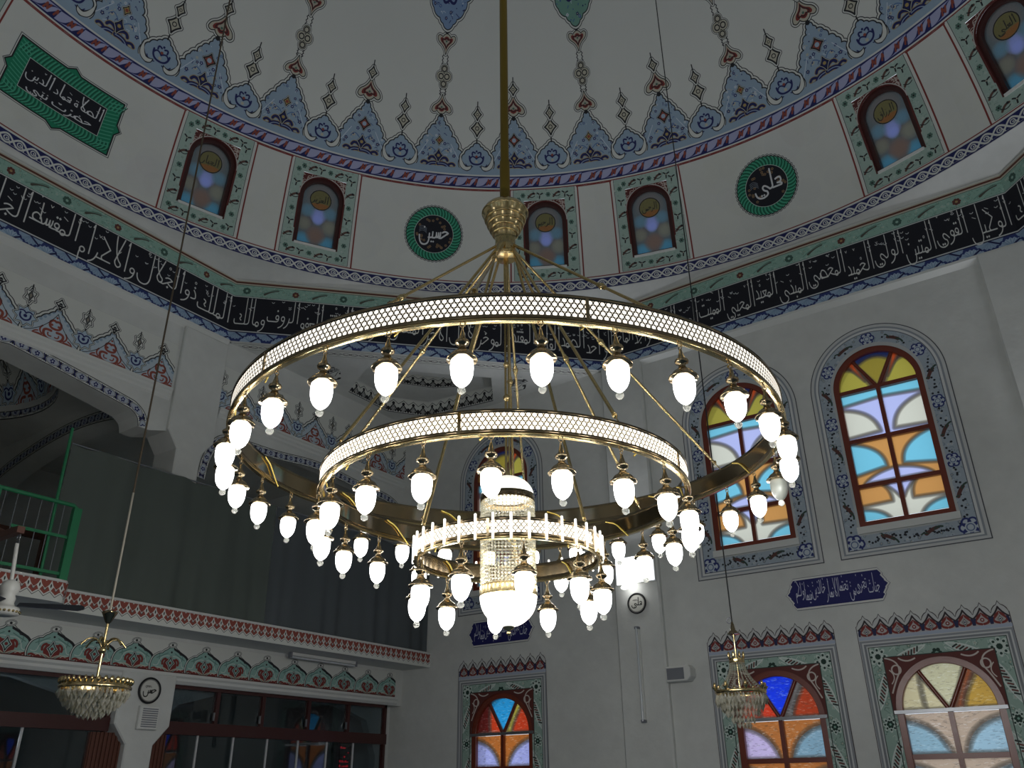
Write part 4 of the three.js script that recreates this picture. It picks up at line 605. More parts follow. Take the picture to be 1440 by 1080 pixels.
// corner ceilings behind the diagonal faces
[[1, XL, ZR], [3, XE, ZR], [5, XE, ZB], [7, XL, ZB]].forEach(([i, x, z], k) => {
  const a = OCT[i], b = OCT[(i + 1) % 8], g = structure('ceiling_corner' + (k ? '_' + String(k).padStart(3, '0') : ''), ['corner ceiling with stepped painted coffer at the far corner', 'corner ceiling at the right', 'corner ceiling behind the viewer', 'corner ceiling at the near left'][k], 'ceiling');
  const tri = () => poly([[a[0], -a[1]], [b[0], -b[1]], [x, -z]]), lay = (sh, y0, y1) => part('slab', metreUV(extr(sh, y1 - y0, 2).rotateX(-Math.PI / 2).translate(0, y0, 0)), M.plaster, g);
  const COF = [[[[-7.84, -7.3], [-7.86, -8.12], [-7.53, -8.61], [-6.4, -8.74]], [[-5.98, -8.12], [-7.12, -6.92]], 6.585, 6.83], [[[-7.5, -7.8], [-7.15, -8.3], [-6.85, -8.46]], [[-6.7, -8.25], [-7.25, -7.6]], 6.83, 7.02]];
  if (k) lay(tri(), 6.585, 6.705); else { for (const [far, near, y0, y1] of COF) { const sh = tri(), h = new THREE.Path(); [...far, ...near].forEach((p, q) => h[q ? 'lineTo' : 'moveTo'](p[0], -p[1])); h.closePath(); sh.holes.push(h); lay(sh, y0, y1); } lay(tri(), 7.02, 7.12); }
  if (!k) {
    const L = Math.hypot(b[0] - a[0], b[1] - a[1]), ux = (b[0] - a[0]) / L, uz = (b[1] - a[1]) / L, nx = uz, nz = -ux;   // n points into the corner
    const s = nx * (x - a[0]) + nz * (z - a[1]) > 0 ? 1 : -1;
    const q = (t, d) => [a[0] + ux * t + s * nx * d, 6.578, a[1] + uz * t + s * nz * d];
    const P = [q(.06, .01), q(L - .06, .01), q(L - .26, .19), q(.26, .19)], gg = new THREE.BufferGeometry();
    gg.setAttribute('position', new THREE.Float32BufferAttribute([...P[0], ...P[1], ...P[2], ...P[0], ...P[2], ...P[3]], 3)); gg.setAttribute('uv', new THREE.Float32BufferAttribute([0, 0, L / .42, 0, (L - .2) / .42, 1, 0, 0, (L - .2) / .42, 1, .2 / .42, 1], 2)); gg.computeVertexNormals();
    part('painted_soffit', gg, painted(soffitTex, { side: THREE.DoubleSide }), g);
    // painted cresting on the inner faces of the stepped coffer
    for (const [pts, , y0, y1] of COF) {
      const pos = [], uv = [], idx = []; let len = 0;
      pts.forEach((p, i2) => { if (i2) len += Math.hypot(p[0] - pts[i2 - 1][0], p[1] - pts[i2 - 1][1]); const o = .005; pos.push(p[0] + o, y0, p[1] + o, p[0] + o, y1 - .02, p[1] + o); uv.push(len / .3, 0, len / .3, 1); if (i2) { const n = 2 * i2; idx.push(n - 2, n, n - 1, n - 1, n, n + 1); } });
      const bg = new THREE.BufferGeometry(); bg.setAttribute('position', new THREE.Float32BufferAttribute(pos, 3)); bg.setAttribute('uv', new THREE.Float32BufferAttribute(uv, 2)); bg.setIndex(idx); bg.computeVertexNormals();
      part('painted_cresting', bg, painted(muqarnasTex, { side: THREE.DoubleSide }), g);
    }
    for (const [mx, mz, an] of [[-7.61, -6.77, .8], [-5.8, -8.5, .8]]) { const r = new THREE.Shape(); for (let i2 = 0; i2 <= 24; i2++) { const t = i2 * Math.PI / 12, q2 = 1 + .1 * Math.cos(t * 6); r[i2 ? 'lineTo' : 'moveTo'](Math.cos(t) * .22 * q2, Math.sin(t) * .12 * q2); } part('painted_medallion', mapUV(new THREE.ShapeGeometry(r).rotateZ(an).rotateX(Math.PI / 2).translate(mx, 6.581, mz), (u, v, w) => [u * 2, w * 4]), painted(muqarnasTex, { side: THREE.DoubleSide }), g); }
  }
});
// spandrels between octagon and circle
const sphR = (Y) => Math.sqrt(RHO * RHO - (Y - YC) * (Y - YC)), onS = (deg, Y, d = 0) => { const r = sphR(Y) + d, a = deg * D2R; return [CX + r * Math.sin(a), Y, CZ - r * Math.cos(a)]; };
{
  const pos = [], nor = [], uv = [], idx = [], N = 288;
  for (let i = 0; i <= N; i++) {
    const a = i / N * 2 * Math.PI, dx = Math.sin(a), dz = -Math.cos(a); let t = 99;
    OCT.forEach((p, k) => { const q = OCT[(k + 1) % 8], ex = q[0] - p[0], ez = q[1] - p[1], det = dx * ez - dz * ex; if (Math.abs(det) < 1e-6) return; const s = ((p[0] - CX) * ez - (p[1] - CZ) * ex) / det, w = ((p[0] - CX) * dz - (p[1] - CZ) * dx) / det; if (s > 0 && w >= -1e-6 && w <= 1 + 1e-6) t = Math.min(t, s); });
    const ro = Math.max(t + .05, sphR(7.58) + .03), ri = sphR(7.58) - .004;
    for (let k = 0; k <= 3; k++) { const f = k / 3, r = ri + (ro - ri) * f, y = 7.6 + (7.452 - 7.6) * (f * f * .6 + f * .4); pos.push(CX + dx * r, y, CZ + dz * r); uv.push(CX + dx * r, CZ + dz * r); }
    if (i) for (let k = 0; k < 3; k++) { const b = (i - 1) * 4 + k, c = i * 4 + k; idx.push(b, b + 1, c, c, b + 1, c + 1); }
  }
  const g = new THREE.BufferGeometry(); g.setAttribute('position', new THREE.Float32BufferAttribute(pos, 3)); g.setAttribute('uv', new THREE.Float32BufferAttribute(uv, 2)); g.setIndex(idx); g.computeVertexNormals();
  tag(part('ceiling_spandrel', g, M.plaster, scene), 'white spandrels between the octagon and the round drum', 'ceiling', { kind: 'structure' });
}
// drum, one piece per eighth, with openings for the windows
const WB = 7.95, WT = 8.905, WHA = 2.9;
const eighth = [0, -45, -90, -135, 180, 135, 90, 45], octTex = [0, 1, 2, 0, 1, 2, 0, 1];
const drumG = structure('wall_drum', 'curved drum wall below the dome, painted with medallions', 'wall'), drumMats = drumTex.map((t) => painted(t));
const winTexts = { '-1': 'الرحمن', '1': 'الرزاق' }, names16 = {};
names16['0:-1'] = 'الرحمن'; names16['0:1'] = 'الرزاق'; names16['-45:1'] = 'الرحيم'; names16['-45:-1'] = 'العزيز'; names16['-90:1'] = 'الجبار'; names16['45:-1'] = 'العلي';
const discTexts = new Map();
const discMat = (t) => { if (!discTexts.has(t)) discTexts.set(t, phy({ map: lettered(.24, .24, 600, (x) => { fillR(x, '#141210', 0, 0, .24, .24); disc(x, '#4f4a2a', .12, .12, .11); x.save(); x.beginPath(); x.arc(.12, .12, .108, 0, 7); x.clip(); x.fillStyle = '#66421f'; x.beginPath(); x.moveTo(0, 0); x.lineTo(.24, 0); x.lineTo(.24, .07); x.quadraticCurveTo(.12, .1, 0, .05); x.fill(); x.restore(); }, t, { right: .205, base: .095, u: .026, width: .175, pen: .32, H: 3.2, color: '#16140f' }), color: '#c4c4c4', roughness: .85, transmission: 1, thickness: 0 })); return discTexts.get(t); };
const spandTex = paint(.6, .98, 400, (x, W, H) => { fillR(x, '#5a2622', 0, 0, W, H); for (let i = 0; i < 60; i++) { const a = rr(.1, 3.04), r = rr(.3, .42); curve(x, '#bdb0a6', .009, W / 2 + Math.cos(a) * r, .68 + Math.sin(a) * r, W / 2 + Math.cos(a + .1) * (r + .05), .68 + Math.sin(a + .1) * (r + .05), W / 2 + Math.cos(a + .2) * r, .68 + Math.sin(a + .2) * r); } x.strokeStyle = '#b9bab4'; x.lineWidth = .012; x.beginPath(); x.arc(W / 2, .687, .3, 0, Math.PI); x.stroke(); });
const spandMat = painted(spandTex), drumGlass = stained(glassDrumTex, '#c0c0c0');
let dw = 0;
eighth.forEach((c, k) => {
  const cols = new Set(); for (let a = -22.5; a <= 22.51; a += 1.5) cols.add(+a.toFixed(3)); for (const s of [-1, 1]) for (const e of [-WHA, WHA]) cols.add(+(s * WIN_A + e).toFixed(3));
  const A = [...cols].sort((p, q) => p - q), Y = [DRUM_Y0, 7.76, WB, 8.18, 8.42, 8.66, WT, DRUM_Y0 + DRUM_H], pos = [], uv = [], nor = [], idx = [];
  for (const y of Y) for (const a of A) { const p = onS(c + a, y); pos.push(...p); nor.push((CX - p[0]) / RHO, (YC - p[1]) / RHO, (CZ - p[2]) / RHO); uv.push((a + 22.5) / 45, (y - DRUM_Y0) / DRUM_H); }
  for (let j = 0; j < Y.length - 1; j++) for (let i = 0; i < A.length - 1; i++) {
    const am = (A[i] + A[i + 1]) / 2, ym = (Y[j] + Y[j + 1]) / 2; if (Math.abs(Math.abs(am) - WIN_A) < WHA && ym > WB && ym < WT) continue;
    const p = j * A.length + i, q = p + A.length; idx.push(p, p + 1, q, q, p + 1, q + 1);
  }
  const g = new THREE.BufferGeometry(); g.setAttribute('position', new THREE.Float32BufferAttribute(pos, 3)); g.setAttribute('normal', new THREE.Float32BufferAttribute(nor, 3)); g.setAttribute('uv', new THREE.Float32BufferAttribute(uv, 2)); g.setIndex(idx);
  part('painted_panel', g, drumMats[octTex[k]], drumG);
  for (const s of [-1, 1]) {
    const a = c + s * WIN_A, p0 = onS(a, WB), p1 = onS(a, WT), lean = Math.atan2(sphR(WB) - sphR(WT), WT - WB), Hh = Math.hypot(sphR(WB) - sphR(WT), WT - WB), hw = .294;
    const word = names16[c + ':' + s] ?? 'الرحيم', w = structure('window_' + (++winNo), (names16[c + ':' + s] ? 'small arched drum window whose amber disc reads ' + { 'الرحمن': 'ar-Rahman', 'الرزاق': 'ar-Razzaq', 'الرحيم': 'ar-Rahim', 'العزيز': 'al-Aziz', 'الجبار': 'al-Jabbar', 'العلي': 'al-Ali' }[word] : 'small arched drum window outside the view'), 'window', p0, -a * D2R);
    w.rotation.order = 'YXZ'; w.rotation.x = lean;
    const sp = poly([[-hw - .012, -.004], [hw + .012, -.004], [hw + .012, Hh + .004], [-hw - .012, Hh + .004]]); sp.holes.push(archShape(.285, .0, Hh - .295, THREE.Path));
    part('spandrel', mapUV(extr(sp, .03, 20).translate(0, 0, -.035), (x, y) => [(x + .3) / .6, y / .98]), spandMat, w);
    const fr = archShape(.288, 0.0, Hh - .295); fr.holes.push(archShape(.235, .05, Hh - .295, THREE.Path));
    part('frame', extr(fr, .09, 20).translate(0, 0, -.13), M.darkwood, w);
    const pg = archShape(.24, .045, Hh - .295), ph = new THREE.Path(); ph.absarc(0, .695, .14, 0, Math.PI * 2, true); pg.holes.push(ph);
    part('pane', mapUV(new THREE.ShapeGeometry(pg, 20).translate(0, 0, -.1), (x, y) => [(x + .25) / .5, y / .96]), drumGlass, w);
    part('name_disc', mapUV(new THREE.CircleGeometry(.143, 32).translate(0, .695, -.097), (x, y) => [(x / .143 * .12 + .12) / .24, ((y - .695) / .143 * .12 + .12) / .24]), discMat(word), w);
    part('sill', box2(-.27, .27, -.012, .02, -.07, .02), M.moulding, w);
  }
});
// dome
{
  const pos = [], nor = [], uv = [], idx = [], NA = 192, NV = 40, e0 = Math.asin((DRUM_Y0 + DRUM_H - YC) / RHO), dg = structure('ceiling_dome', 'large white dome with painted blue crown motifs', 'dome');
  for (let j = 0; j <= NV; j++) for (let i = 0; i <= NA; i++) { const e = e0 + (Math.PI / 2 - .004 - e0) * j / NV, a = i / NA * 2 * Math.PI; const n = [Math.cos(e) * Math.sin(a), Math.sin(e), -Math.cos(e) * Math.cos(a)]; pos.push(CX + RHO * n[0], YC + RHO * n[1], CZ + RHO * n[2]); nor.push(-n[0], -n[1], -n[2]); uv.push(i / NA * 8, RHO * (e - e0) / DOME_H); }
  for (let j = 0; j < NV; j++) for (let i = 0; i < NA; i++) { const p = j * (NA + 1) + i, q = p + NA + 1; idx.push(p, p + 1, q, q, p + 1, q + 1); }
  const g = new THREE.BufferGeometry(); g.setAttribute('position', new THREE.Float32BufferAttribute(pos, 3)); g.setAttribute('normal', new THREE.Float32BufferAttribute(nor, 3)); g.setAttribute('uv', new THREE.Float32BufferAttribute(uv, 2)); g.setIndex(idx);
  part('painted_shell', g, painted(domeTex), dg);
}

// ---------------------------------------------------------------- the great chandelier
const CB = 2.19;                                                    // its lowest point
const chand = thing('chandelier', 'huge brass chandelier of three lit rings hung with white glass lamps', 'chandelier', [CX, CB, CZ]);
const hy = (h) => h + EYE - CB;                                     // height above the eye -> local y
const pol = (a, r, y) => V3(r * Math.sin(a * D2R), y, -r * Math.cos(a * D2R));
part('pole', [new THREE.CylinderGeometry(.024, .024, 11.3 - 2.9, 20).translate(0, hy((11.3 + 2.9) / 2), 0), new THREE.CylinderGeometry(.028, .028, .34, 20).translate(0, hy(3.02), 0)], M.polebrass, chand);
part('hub_ridges', [[.121, 2.83], [.106, 2.785], [.094, 2.752], [.08, 2.72], [.066, 2.693], [.063, 2.555]].map(([r, h]) => new THREE.TorusGeometry(r, .0075, 8, 40).rotateX(Math.PI / 2).translate(0, hy(h), 0)), M.brass, chand);
part('hub', lathe([[.028, 2.9], [.07, 2.885], [.112, 2.86], [.124, 2.835], [.124, 2.82], [.114, 2.805], [.116, 2.795], [.1, 2.775], [.102, 2.762], [.088, 2.742], [.09, 2.73], [.074, 2.712], [.076, 2.7], [.06, 2.685], [.054, 2.65], [.056, 2.6], [.064, 2.565], [.064, 2.545], [.058, 2.538], [.0005, 2.536]].map(([r, h]) => [r, hy(h)]), 40), M.brass, chand);
const RINGS = [{ R: 1.262, top: 1.53, bot: 1.419, n: 30, ph: 7.5, rods: [30, 90, 150, 210, 270, 330], dx: 0, dz: 0 }, { R: .838, top: 1.284, bot: 1.178, n: 20, ph: 3.8, rods: [22, 112, 202, 292], dx: -.012, dz: .01 }, { R: .4155, top: .996, bot: .906, n: 10, ph: 28, rods: [90, 210, 330], dx: 0, dz: 0 }];
const capGeo = lathe([[.004, -.026], [.008, -.044], [.014, -.064], [.022, -.068], [.025, -.074], [.022, -.082], [.013, -.087], [.013, -.097], [.02, -.105], [.034, -.115], [.041, -.124], [.043, -.13], [.0505, -.1335], [.053, -.138], [.051, -.143], [.037, -.1445]], 20);
const hookGeo = merge([new THREE.TorusGeometry(.009, .0022, 6, 12).translate(0, -.006, 0), new THREE.TorusGeometry(.008, .002, 6, 12).rotateY(Math.PI / 2).translate(0, -.02, 0)]);
const shadeGeo = lathe([[.036, -.14], [.0385, -.155], [.039, -.172], [.0375, -.19], [.0335, -.207], [.0265, -.2215], [.017, -.232], [.0095, -.237], [.008, -.2395], [.0005, -.24]], 20);
const tipGeo = lathe([[.0085, -.2385], [.0115, -.2425], [.0145, -.25], [.013, -.258], [.007, -.2645], [.0005, -.266]], 14);
RINGS.forEach((r, ri) => {
  const y0 = hy(r.bot), y1 = hy(r.top), g = group('ring', chand); g.position.set(r.dx, 0, r.dz);
  const seg = ri === 0 ? 160 : ri === 1 ? 128 : 96, N = Math.round(2 * Math.PI * r.R / .069), lat = new THREE.CylinderGeometry(r.R, r.R, y1 - y0 - .036, seg, 1, true).translate(0, (y0 + .024 + y1 - .012) / 2, 0);
  part('lit_lattice', mapUV(lat, () => [0, 0]), M.lattice, g);
  { // the pierced pattern runs evenly round the ring
    const m = g.children[g.children.length - 1].geometry, p = m.attributes.position, uv = m.attributes.uv;
    for (let t = 0; t < p.count; t += 3) { let a = [0, 1, 2].map((k) => Math.atan2(p.getX(t + k), p.getZ(t + k))); if (Math.max(...a) - Math.min(...a) > Math.PI) a = a.map((q) => (q < 0 ? q + 2 * Math.PI : q)); a.forEach((q, k) => uv.setXY(t + k, q / (2 * Math.PI) * N, p.getY(t + k) > (y0 + y1) / 2 ? 1 : 0)); }
  }
  const loop = (a) => lathe([...a, a[0]], seg);
  part('top_band', loop([[r.R - .014, y1 - .014], [r.R + .004, y1 - .014], [r.R + .005, y1], [r.R - .014, y1]]), M.darkbrass, g);
  part('lower_band', loop([[r.R - .014, y0 + .01], [r.R + .004, y0 + .01], [r.R + .004, y0 + .025], [r.R - .014, y0 + .025]]), M.darkbrass, g);
  part('rail', loop([[r.R - .016, y0], [r.R + .006, y0], [r.R + .0085, y0 + .005], [r.R + .006, y0 + .0105], [r.R - .016, y0 + .0105]]), M.brass, g);
  part('inner_wall', new THREE.CylinderGeometry(r.R - .013, r.R - .013, y1 - y0 - .01, seg, 1, true).translate(0, (y0 + y1) / 2, 0), M.darkbrass, g);
  for (let k = 0; k < (ri ? 5 : 6); k++) { const a = 12 + k * 360 / (ri ? 5 : 6); part('joint_plate', box(.012, y1 - y0 - .01, .006).rotateY(-a * D2R).translate(...pol(a, r.R + .002, (y0 + y1) / 2).toArray()), M.darkbrass, g); }
  if (ri === 2) for (let k = 0; k < 36; k++) { const a = k * 10 + 3; part('glow_post', new THREE.CapsuleGeometry(.0055, .1, 4, 8).translate(...pol(a, r.R + .008, (y0 + y1) / 2 + .008).toArray()), M.litsoft, g); }  // posts glow by themselves in place of the lamp light they reflect
  // cables slung along the inside of the ring
  for (let k = 0; k < (ri === 0 ? 12 : ri === 1 ? 8 : 4); k++) { const a = k * 360 / (ri === 0 ? 12 : ri === 1 ? 8 : 4) + 6, sp = ri === 0 ? 7 : 10, pts = []; for (let i = 0; i <= 6; i++) pts.push(pol(a + sp * i / 6, r.R - .022, y1 - .012 - (y1 - y0) * (i < 3 ? .08 * i : .1 + .22 * (i - 2)))); part('cable', new THREE.TubeGeometry(new THREE.CatmullRomCurve3(pts), 24, .0035, 6), M.wire, g); }
  // suspension rods
  for (const a of r.rods) {
    const from = pol(a, .055, hy(2.6 - ri * .02)), to = pol(a, r.R - .006, y1 + .006).add(V3(r.dx, 0, r.dz)), d = to.clone().sub(from), mid = from.clone().addScaledVector(d, .42), end = from.clone().addScaledVector(d, .975), rg = group('suspension_rod', chand);
    part('bar', rod(from, end, .0075, 10), M.brass, rg); part('knuckle', [new THREE.SphereGeometry(.017, 12, 8).translate(...mid.toArray()), rod(mid.clone().addScaledVector(d.clone().normalize(), -.024), mid.clone().addScaledVector(d.clone().normalize(), .024), .012, 10)], M.brass, rg);
    part('eye', [new THREE.TorusGeometry(.012, .003, 6, 14).rotateY(-a * D2R).translate(...end.toArray()), rod(end, to, .003, 6)], M.brass, rg);
  }
  // lamps
  for (let k = 0; k < r.n; k++) {
    const a = r.ph + k * 360 / r.n, dead = ri === 0 && Math.round(a * 10) / 10 === 55.5, l = group('lamp', chand); l.position.copy(pol(a, r.R - .004, y0).add(V3(r.dx, 0, r.dz))); l.rotation.y = -a * D2R;
    part('hook', hookGeo, M.lampbrass, l); part('cap', capGeo, M.lampbrass, l); part('lamp_shade', shadeGeo, dead ? M.unlit : M.lit, l); part('glass_tip', tipGeo, dead ? M.clear : M.tip, l);
    if (dead) l.children[2].userData.label = 'unlit frosted glass shade';
    else { const p = new THREE.PointLight(new THREE.Color().setRGB(1, .995, .985), LAMP_CD); p.name = 'lamp_light'; p.position.y = -.226; p.shadow.radius = .6; l.add(p); }
  }
});
{ // crystal body on the axis
  const g = group('crystal_body', chand), R = .122;
  part('stem', [rod(V3(-.006, hy(1.3), 0), V3(-.006, hy(2.54), 0), .006, 8), rod(V3(.012, hy(1.3), 0), V3(.012, hy(2.54), 0), .0045, 8), new THREE.SphereGeometry(.018, 12, 8).translate(0, hy(1.72), 0), new THREE.SphereGeometry(.016, 12, 8).translate(0, hy(1.9), 0)], M.brass, g);
  const arcP = (y0, y1, r) => { const o = []; for (let i = 0; i <= 10; i++) { const t = i / 10 * Math.PI / 2; o.push([Math.max(.0006, r * Math.cos(t)), y0 + (y1 - y0) * Math.sin(t)]); } return o; };
  part('lamp_dome', lathe(arcP(hy(1.215), hy(1.312), R), 36), M.litsoft, g);
  part('upper_band', lathe([[R + .001, hy(1.185)], [R + .004, hy(1.187)], [R + .004, hy(1.217)], [R - .004, hy(1.219)]], 36), M.darkbrass, g);
  part('lower_band', lathe([[R + .001, hy(.757)], [R + .006, hy(.758)], [R + .005, hy(.8)], [R + .001, hy(.803)]], 36), M.brass, g);
  const bead = new THREE.OctahedronGeometry(.0078), strand = (n, y0, y1) => { const list = []; for (let i = 0; i < n; i++) list.push(bead.clone().rotateY(i).translate(0, y0 + (y1 - y0) * (i + .5) / n, 0)); return merge(list); };
  const sg = strand(26, hy(.795), hy(1.19));
  for (let k = 0; k < 44; k++) { const m = part('crystal_strand', sg, M.crystal, g); m.position.copy(pol(k * 360 / 44, R - .002, 0)); }
  part('lamp_bowl', lathe(arcP(hy(.757), hy(.628), R + .004).reverse(), 36), M.litbowl, g);
  { const p = new THREE.PointLight(new THREE.Color().setRGB(1, .97, .9), .22); p.name = 'bowl_light'; p.position.set(0, hy(.7), 0); p.shadow.radius = 2; g.add(p); }
  part('finial', lathe([[.0005, hy(.592)], [.007, hy(.597)], [.009, hy(.605)], [.005, hy(.612)], [.022, hy(.622)], [.024, hy(.632)]], 16), M.brass, g);
}

// ---------------------------------------------------------------- two small crystal chandeliers on long chains
function drops(n, r, y, len, jitter = .12) { const list = []; for (let i = 0; i < n; i++) { const a = (i + rr(-jitter, jitter)) / n * 2 * Math.PI, rad = r * rr(.97, 1.02), L = len * rr(.85, 1.1), g = new THREE.OctahedronGeometry(1).scale(L * .28, L * .5, L * .2).rotateY(rr(0, 3)); list.push(g.translate(rad * Math.cos(a), y - L / 2, rad * Math.sin(a))); } return merge(list); }
const domeY = (x, z) => YC + Math.sqrt(RHO * RHO - (x - CX) ** 2 - (z - CZ) ** 2);
function chainTo(g, y0, y1, mat, r) { part('chain', rod(V3(0, y0, 0), V3(0, y1, 0), r, 6), mat, g); }
{
  const X = -5.384, Z = -3.074, B = 2.02, y = (Y) => Y - B, g = thing('pendant_chandelier', 'gold rimmed crystal basket chandelier on a pale cord before the gallery doors', 'chandelier', [X, B, Z]);
  chainTo(g, y(2.69), y(3.5), M.cord, .008); chainTo(g, y(3.5), y(domeY(X, Z)) + .02, M.chain, .008);
  part('canopy_cup', lathe([[.008, y(2.6)], [.02, y(2.615)], [.038, y(2.65)], [.05, y(2.672)], [.046, y(2.68)], [.008, y(2.69)]], 20), M.darkbrass, g);
  part('stem', rod(V3(0, y(2.23), 0), V3(0, y(2.62), 0), .009, 10), M.brass, g);
  part('ball', new THREE.SphereGeometry(.022, 14, 10).translate(0, y(2.435), 0), M.brass, g);
  for (let k = 0; k < 6; k++) { const pts = [V3(0, y(2.44), 0), V3(.05, y(2.5), 0), V3(.1, y(2.5), 0), V3(.14, y(2.46), 0)]; part('leaf_arm', new THREE.TubeGeometry(new THREE.CatmullRomCurve3(pts), 12, .006, 6).scale(1, 1, 1.4).rotateY(k * Math.PI / 3 + .3), M.brass, g); }
  part('rim', [lathe([[.205, y(2.195)], [.216, y(2.197)], [.216, y(2.212)], [.207, y(2.216)], [.207, y(2.24)], [.2, y(2.242)], [.2, y(2.195)], [.205, y(2.195)]], 40), ...Array.from({ length: 34 }, (_, k) => new THREE.SphereGeometry(.0165, 8, 6).scale(1, 1.2, .6).rotateY(-k * Math.PI / 17).translate(.209 * Math.sin(k * Math.PI / 17), y(2.243), .209 * Math.cos(k * Math.PI / 17)))], M.brass, g);
  [[40, .205, 2.2, .065], [36, .19, 2.175, .06], [32, .165, 2.15, .06], [28, .14, 2.125, .055], [22, .11, 2.1, .055], [16, .075, 2.075, .05], [9, .04, 2.06, .045]].forEach(([n, r, Y, L]) => { part('crystal_tier', drops(n, r, y(Y), L), M.crystal, g).userData.kind = 'stuff'; });
}
{
  const X = -2.282, Z = -6.086, B = 1.955, y = (Y) => Y - B, g = thing('pendant_chandelier', 'slim crystal chandelier with gold crown on a thin chain before the blue window', 'chandelier', [X, B, Z]);
  chainTo(g, y(2.66), y(domeY(X, Z)) + .02, M.dark, .005);
  part('canopy_cup', lathe([[.006, y(2.69)], [.012, y(2.67)], [.02, y(2.63)], [.045, y(2.605)], [.047, y(2.6)], [.006, y(2.6)]], 18), M.darkbrass, g);
  part('hook', new THREE.TorusGeometry(.02, .004, 6, 14).translate(-.02, y(2.7), 0), M.steel, g);
  part('stem', rod(V3(0, y(2.2), 0), V3(0, y(2.61), 0), .007, 8), M.brass, g);
  part('crown', [lathe([[.05, y(2.4)], [.055, y(2.4)], [.056, y(2.43)], [.05, y(2.432)], [.05, y(2.4)]], 24), ...Array.from({ length: 8 }, (_, k) => new THREE.SphereGeometry(.015, 8, 6).scale(.7, 1.7, .5).rotateY(-k * Math.PI / 4).translate(.056 * Math.sin(k * Math.PI / 4), y(2.452), .056 * Math.cos(k * Math.PI / 4)))], M.brass, g);
  const bd = new THREE.OctahedronGeometry(.008);
  for (let k = 0; k < 20; k++) { const list = [], a = k / 20 * 2 * Math.PI; for (let i = 0; i <= 14; i++) { const t = i / 14, r = .05 + (.168 - .05) * Math.pow(t, 2.1); list.push(bd.clone().translate(r * Math.cos(a), y(2.41 - .2 * t), r * Math.sin(a))); } part('crystal_strand', list, M.crystal, g); }
  part('rim', lathe([[.168, y(2.19)], [.18, y(2.192)], [.18, y(2.212)], [.168, y(2.214)], [.168, y(2.19)]], 40), M.brass, g);
  for (let k = 0; k < 8; k++) { const a = k * Math.PI / 4 + .2; part('candle_cup', [lathe([[.006, 0], [.02, .02], [.021, .026], [.0005, .024]], 12).translate(.178 * Math.cos(a), y(2.212), .178 * Math.sin(a)), new THREE.SphereGeometry(.012, 8, 6).scale(1, 1.6, 1).translate(.178 * Math.cos(a), y(2.248), .178 * Math.sin(a))], M.brass, g); }
  [[40, .172, 2.19, .085], [30, .14, 2.14, .07], [24, .11, 2.09, .06], [16, .075, 2.045, .055], [9, .04, 2.01, .05]].forEach(([n, r, Y, L]) => { part('crystal_tier', drops(n, r, y(Y), L), M.crystal, g).userData.kind = 'stuff'; });
}

// ---------------------------------------------------------------- glazed doors under the balcony
function glazedDoor(no, label, z0, z1, mull, leaf) {                // z0 > z1, seen from left to right
  const g = structure('door_' + no, label, 'door', [XL - .06, 0, 0]), T = 2.6, tr0 = 2.13, tr1 = 2.25;
  part('frame', [box2(-.03, .03, T - .035, T, z1, z0), box2(-.03, .03, 0, T, z0 - .04, z0), box2(-.03, .03, 0, T, z1, z1 + .04)], M.darkwood, g);
  part('transom', box2(-.04, .045, tr0, tr1, z1, z0), M.darkwood, g);
  const ups = [z0 - .04, ...mull, z1 + .04];
  mull.forEach((z) => part('mullion', box2(-.03, .03, tr1, T - .03, z - .022, z + .022), M.darkwood, g));
  for (let i = 0; i < ups.length - 1; i++) part('pane', box2(-.006, 0, tr1, T - .035, ups[i] - .01, ups[i + 1] + .01), M.glasspane, g);
  const lo = [z0 - .04, ...leaf, z1 + .04];
  leaf.forEach((z) => part('aluminium_edge', box2(-.008, .012, .02, tr0, z - .009, z + .009), M.alu, g));
  for (let i = 0; i < lo.length - 1; i++) part('pane', box2(-.006, 0, .02, tr0, lo[i] - .012, lo[i + 1] + .012), M.glasspane, g);
  mull.forEach((z) => part('latch', box2(.02, .04, 2.28, 2.36, z + .03, z + .045), M.steel, g));
}
glazedDoor(1, 'dark framed glazed doors left of the pier, behind basket chandelier', -1.3, -4.78, [-2.2, -3.1], [-2.2, -3.1, -4.0]);
glazedDoor(2, 'dark framed glazed doors with five transom lights right of the pier', -5.37, -8.6, [-5.98, -6.59, -7.27, -7.92], [-5.8, -6.25, -6.71, -7.16, -7.61, -8.05]);
for (const [a, b, w] of [[-4.62, -4.95, 'left'], [-5.22, -5.4, 'right']]) { const g = structure('trim_' + (w === 'left' ? 9 : 10), 'ribbed brown wooden door jamb on the ' + w + ' side of the pier', 'door jamb'); part('board', box2(XL - .09, XL - .03, 0, 2.12, b, a), M.panelwood, g); const n = Math.round(Math.abs(a - b) / .04); for (let i = 0; i < n; i++) part('rib', box2(XL - .04, XL - .015, 0, 2.12, a - (i + .3) * .04, a - (i + .75) * .04), M.panelwood, g); }

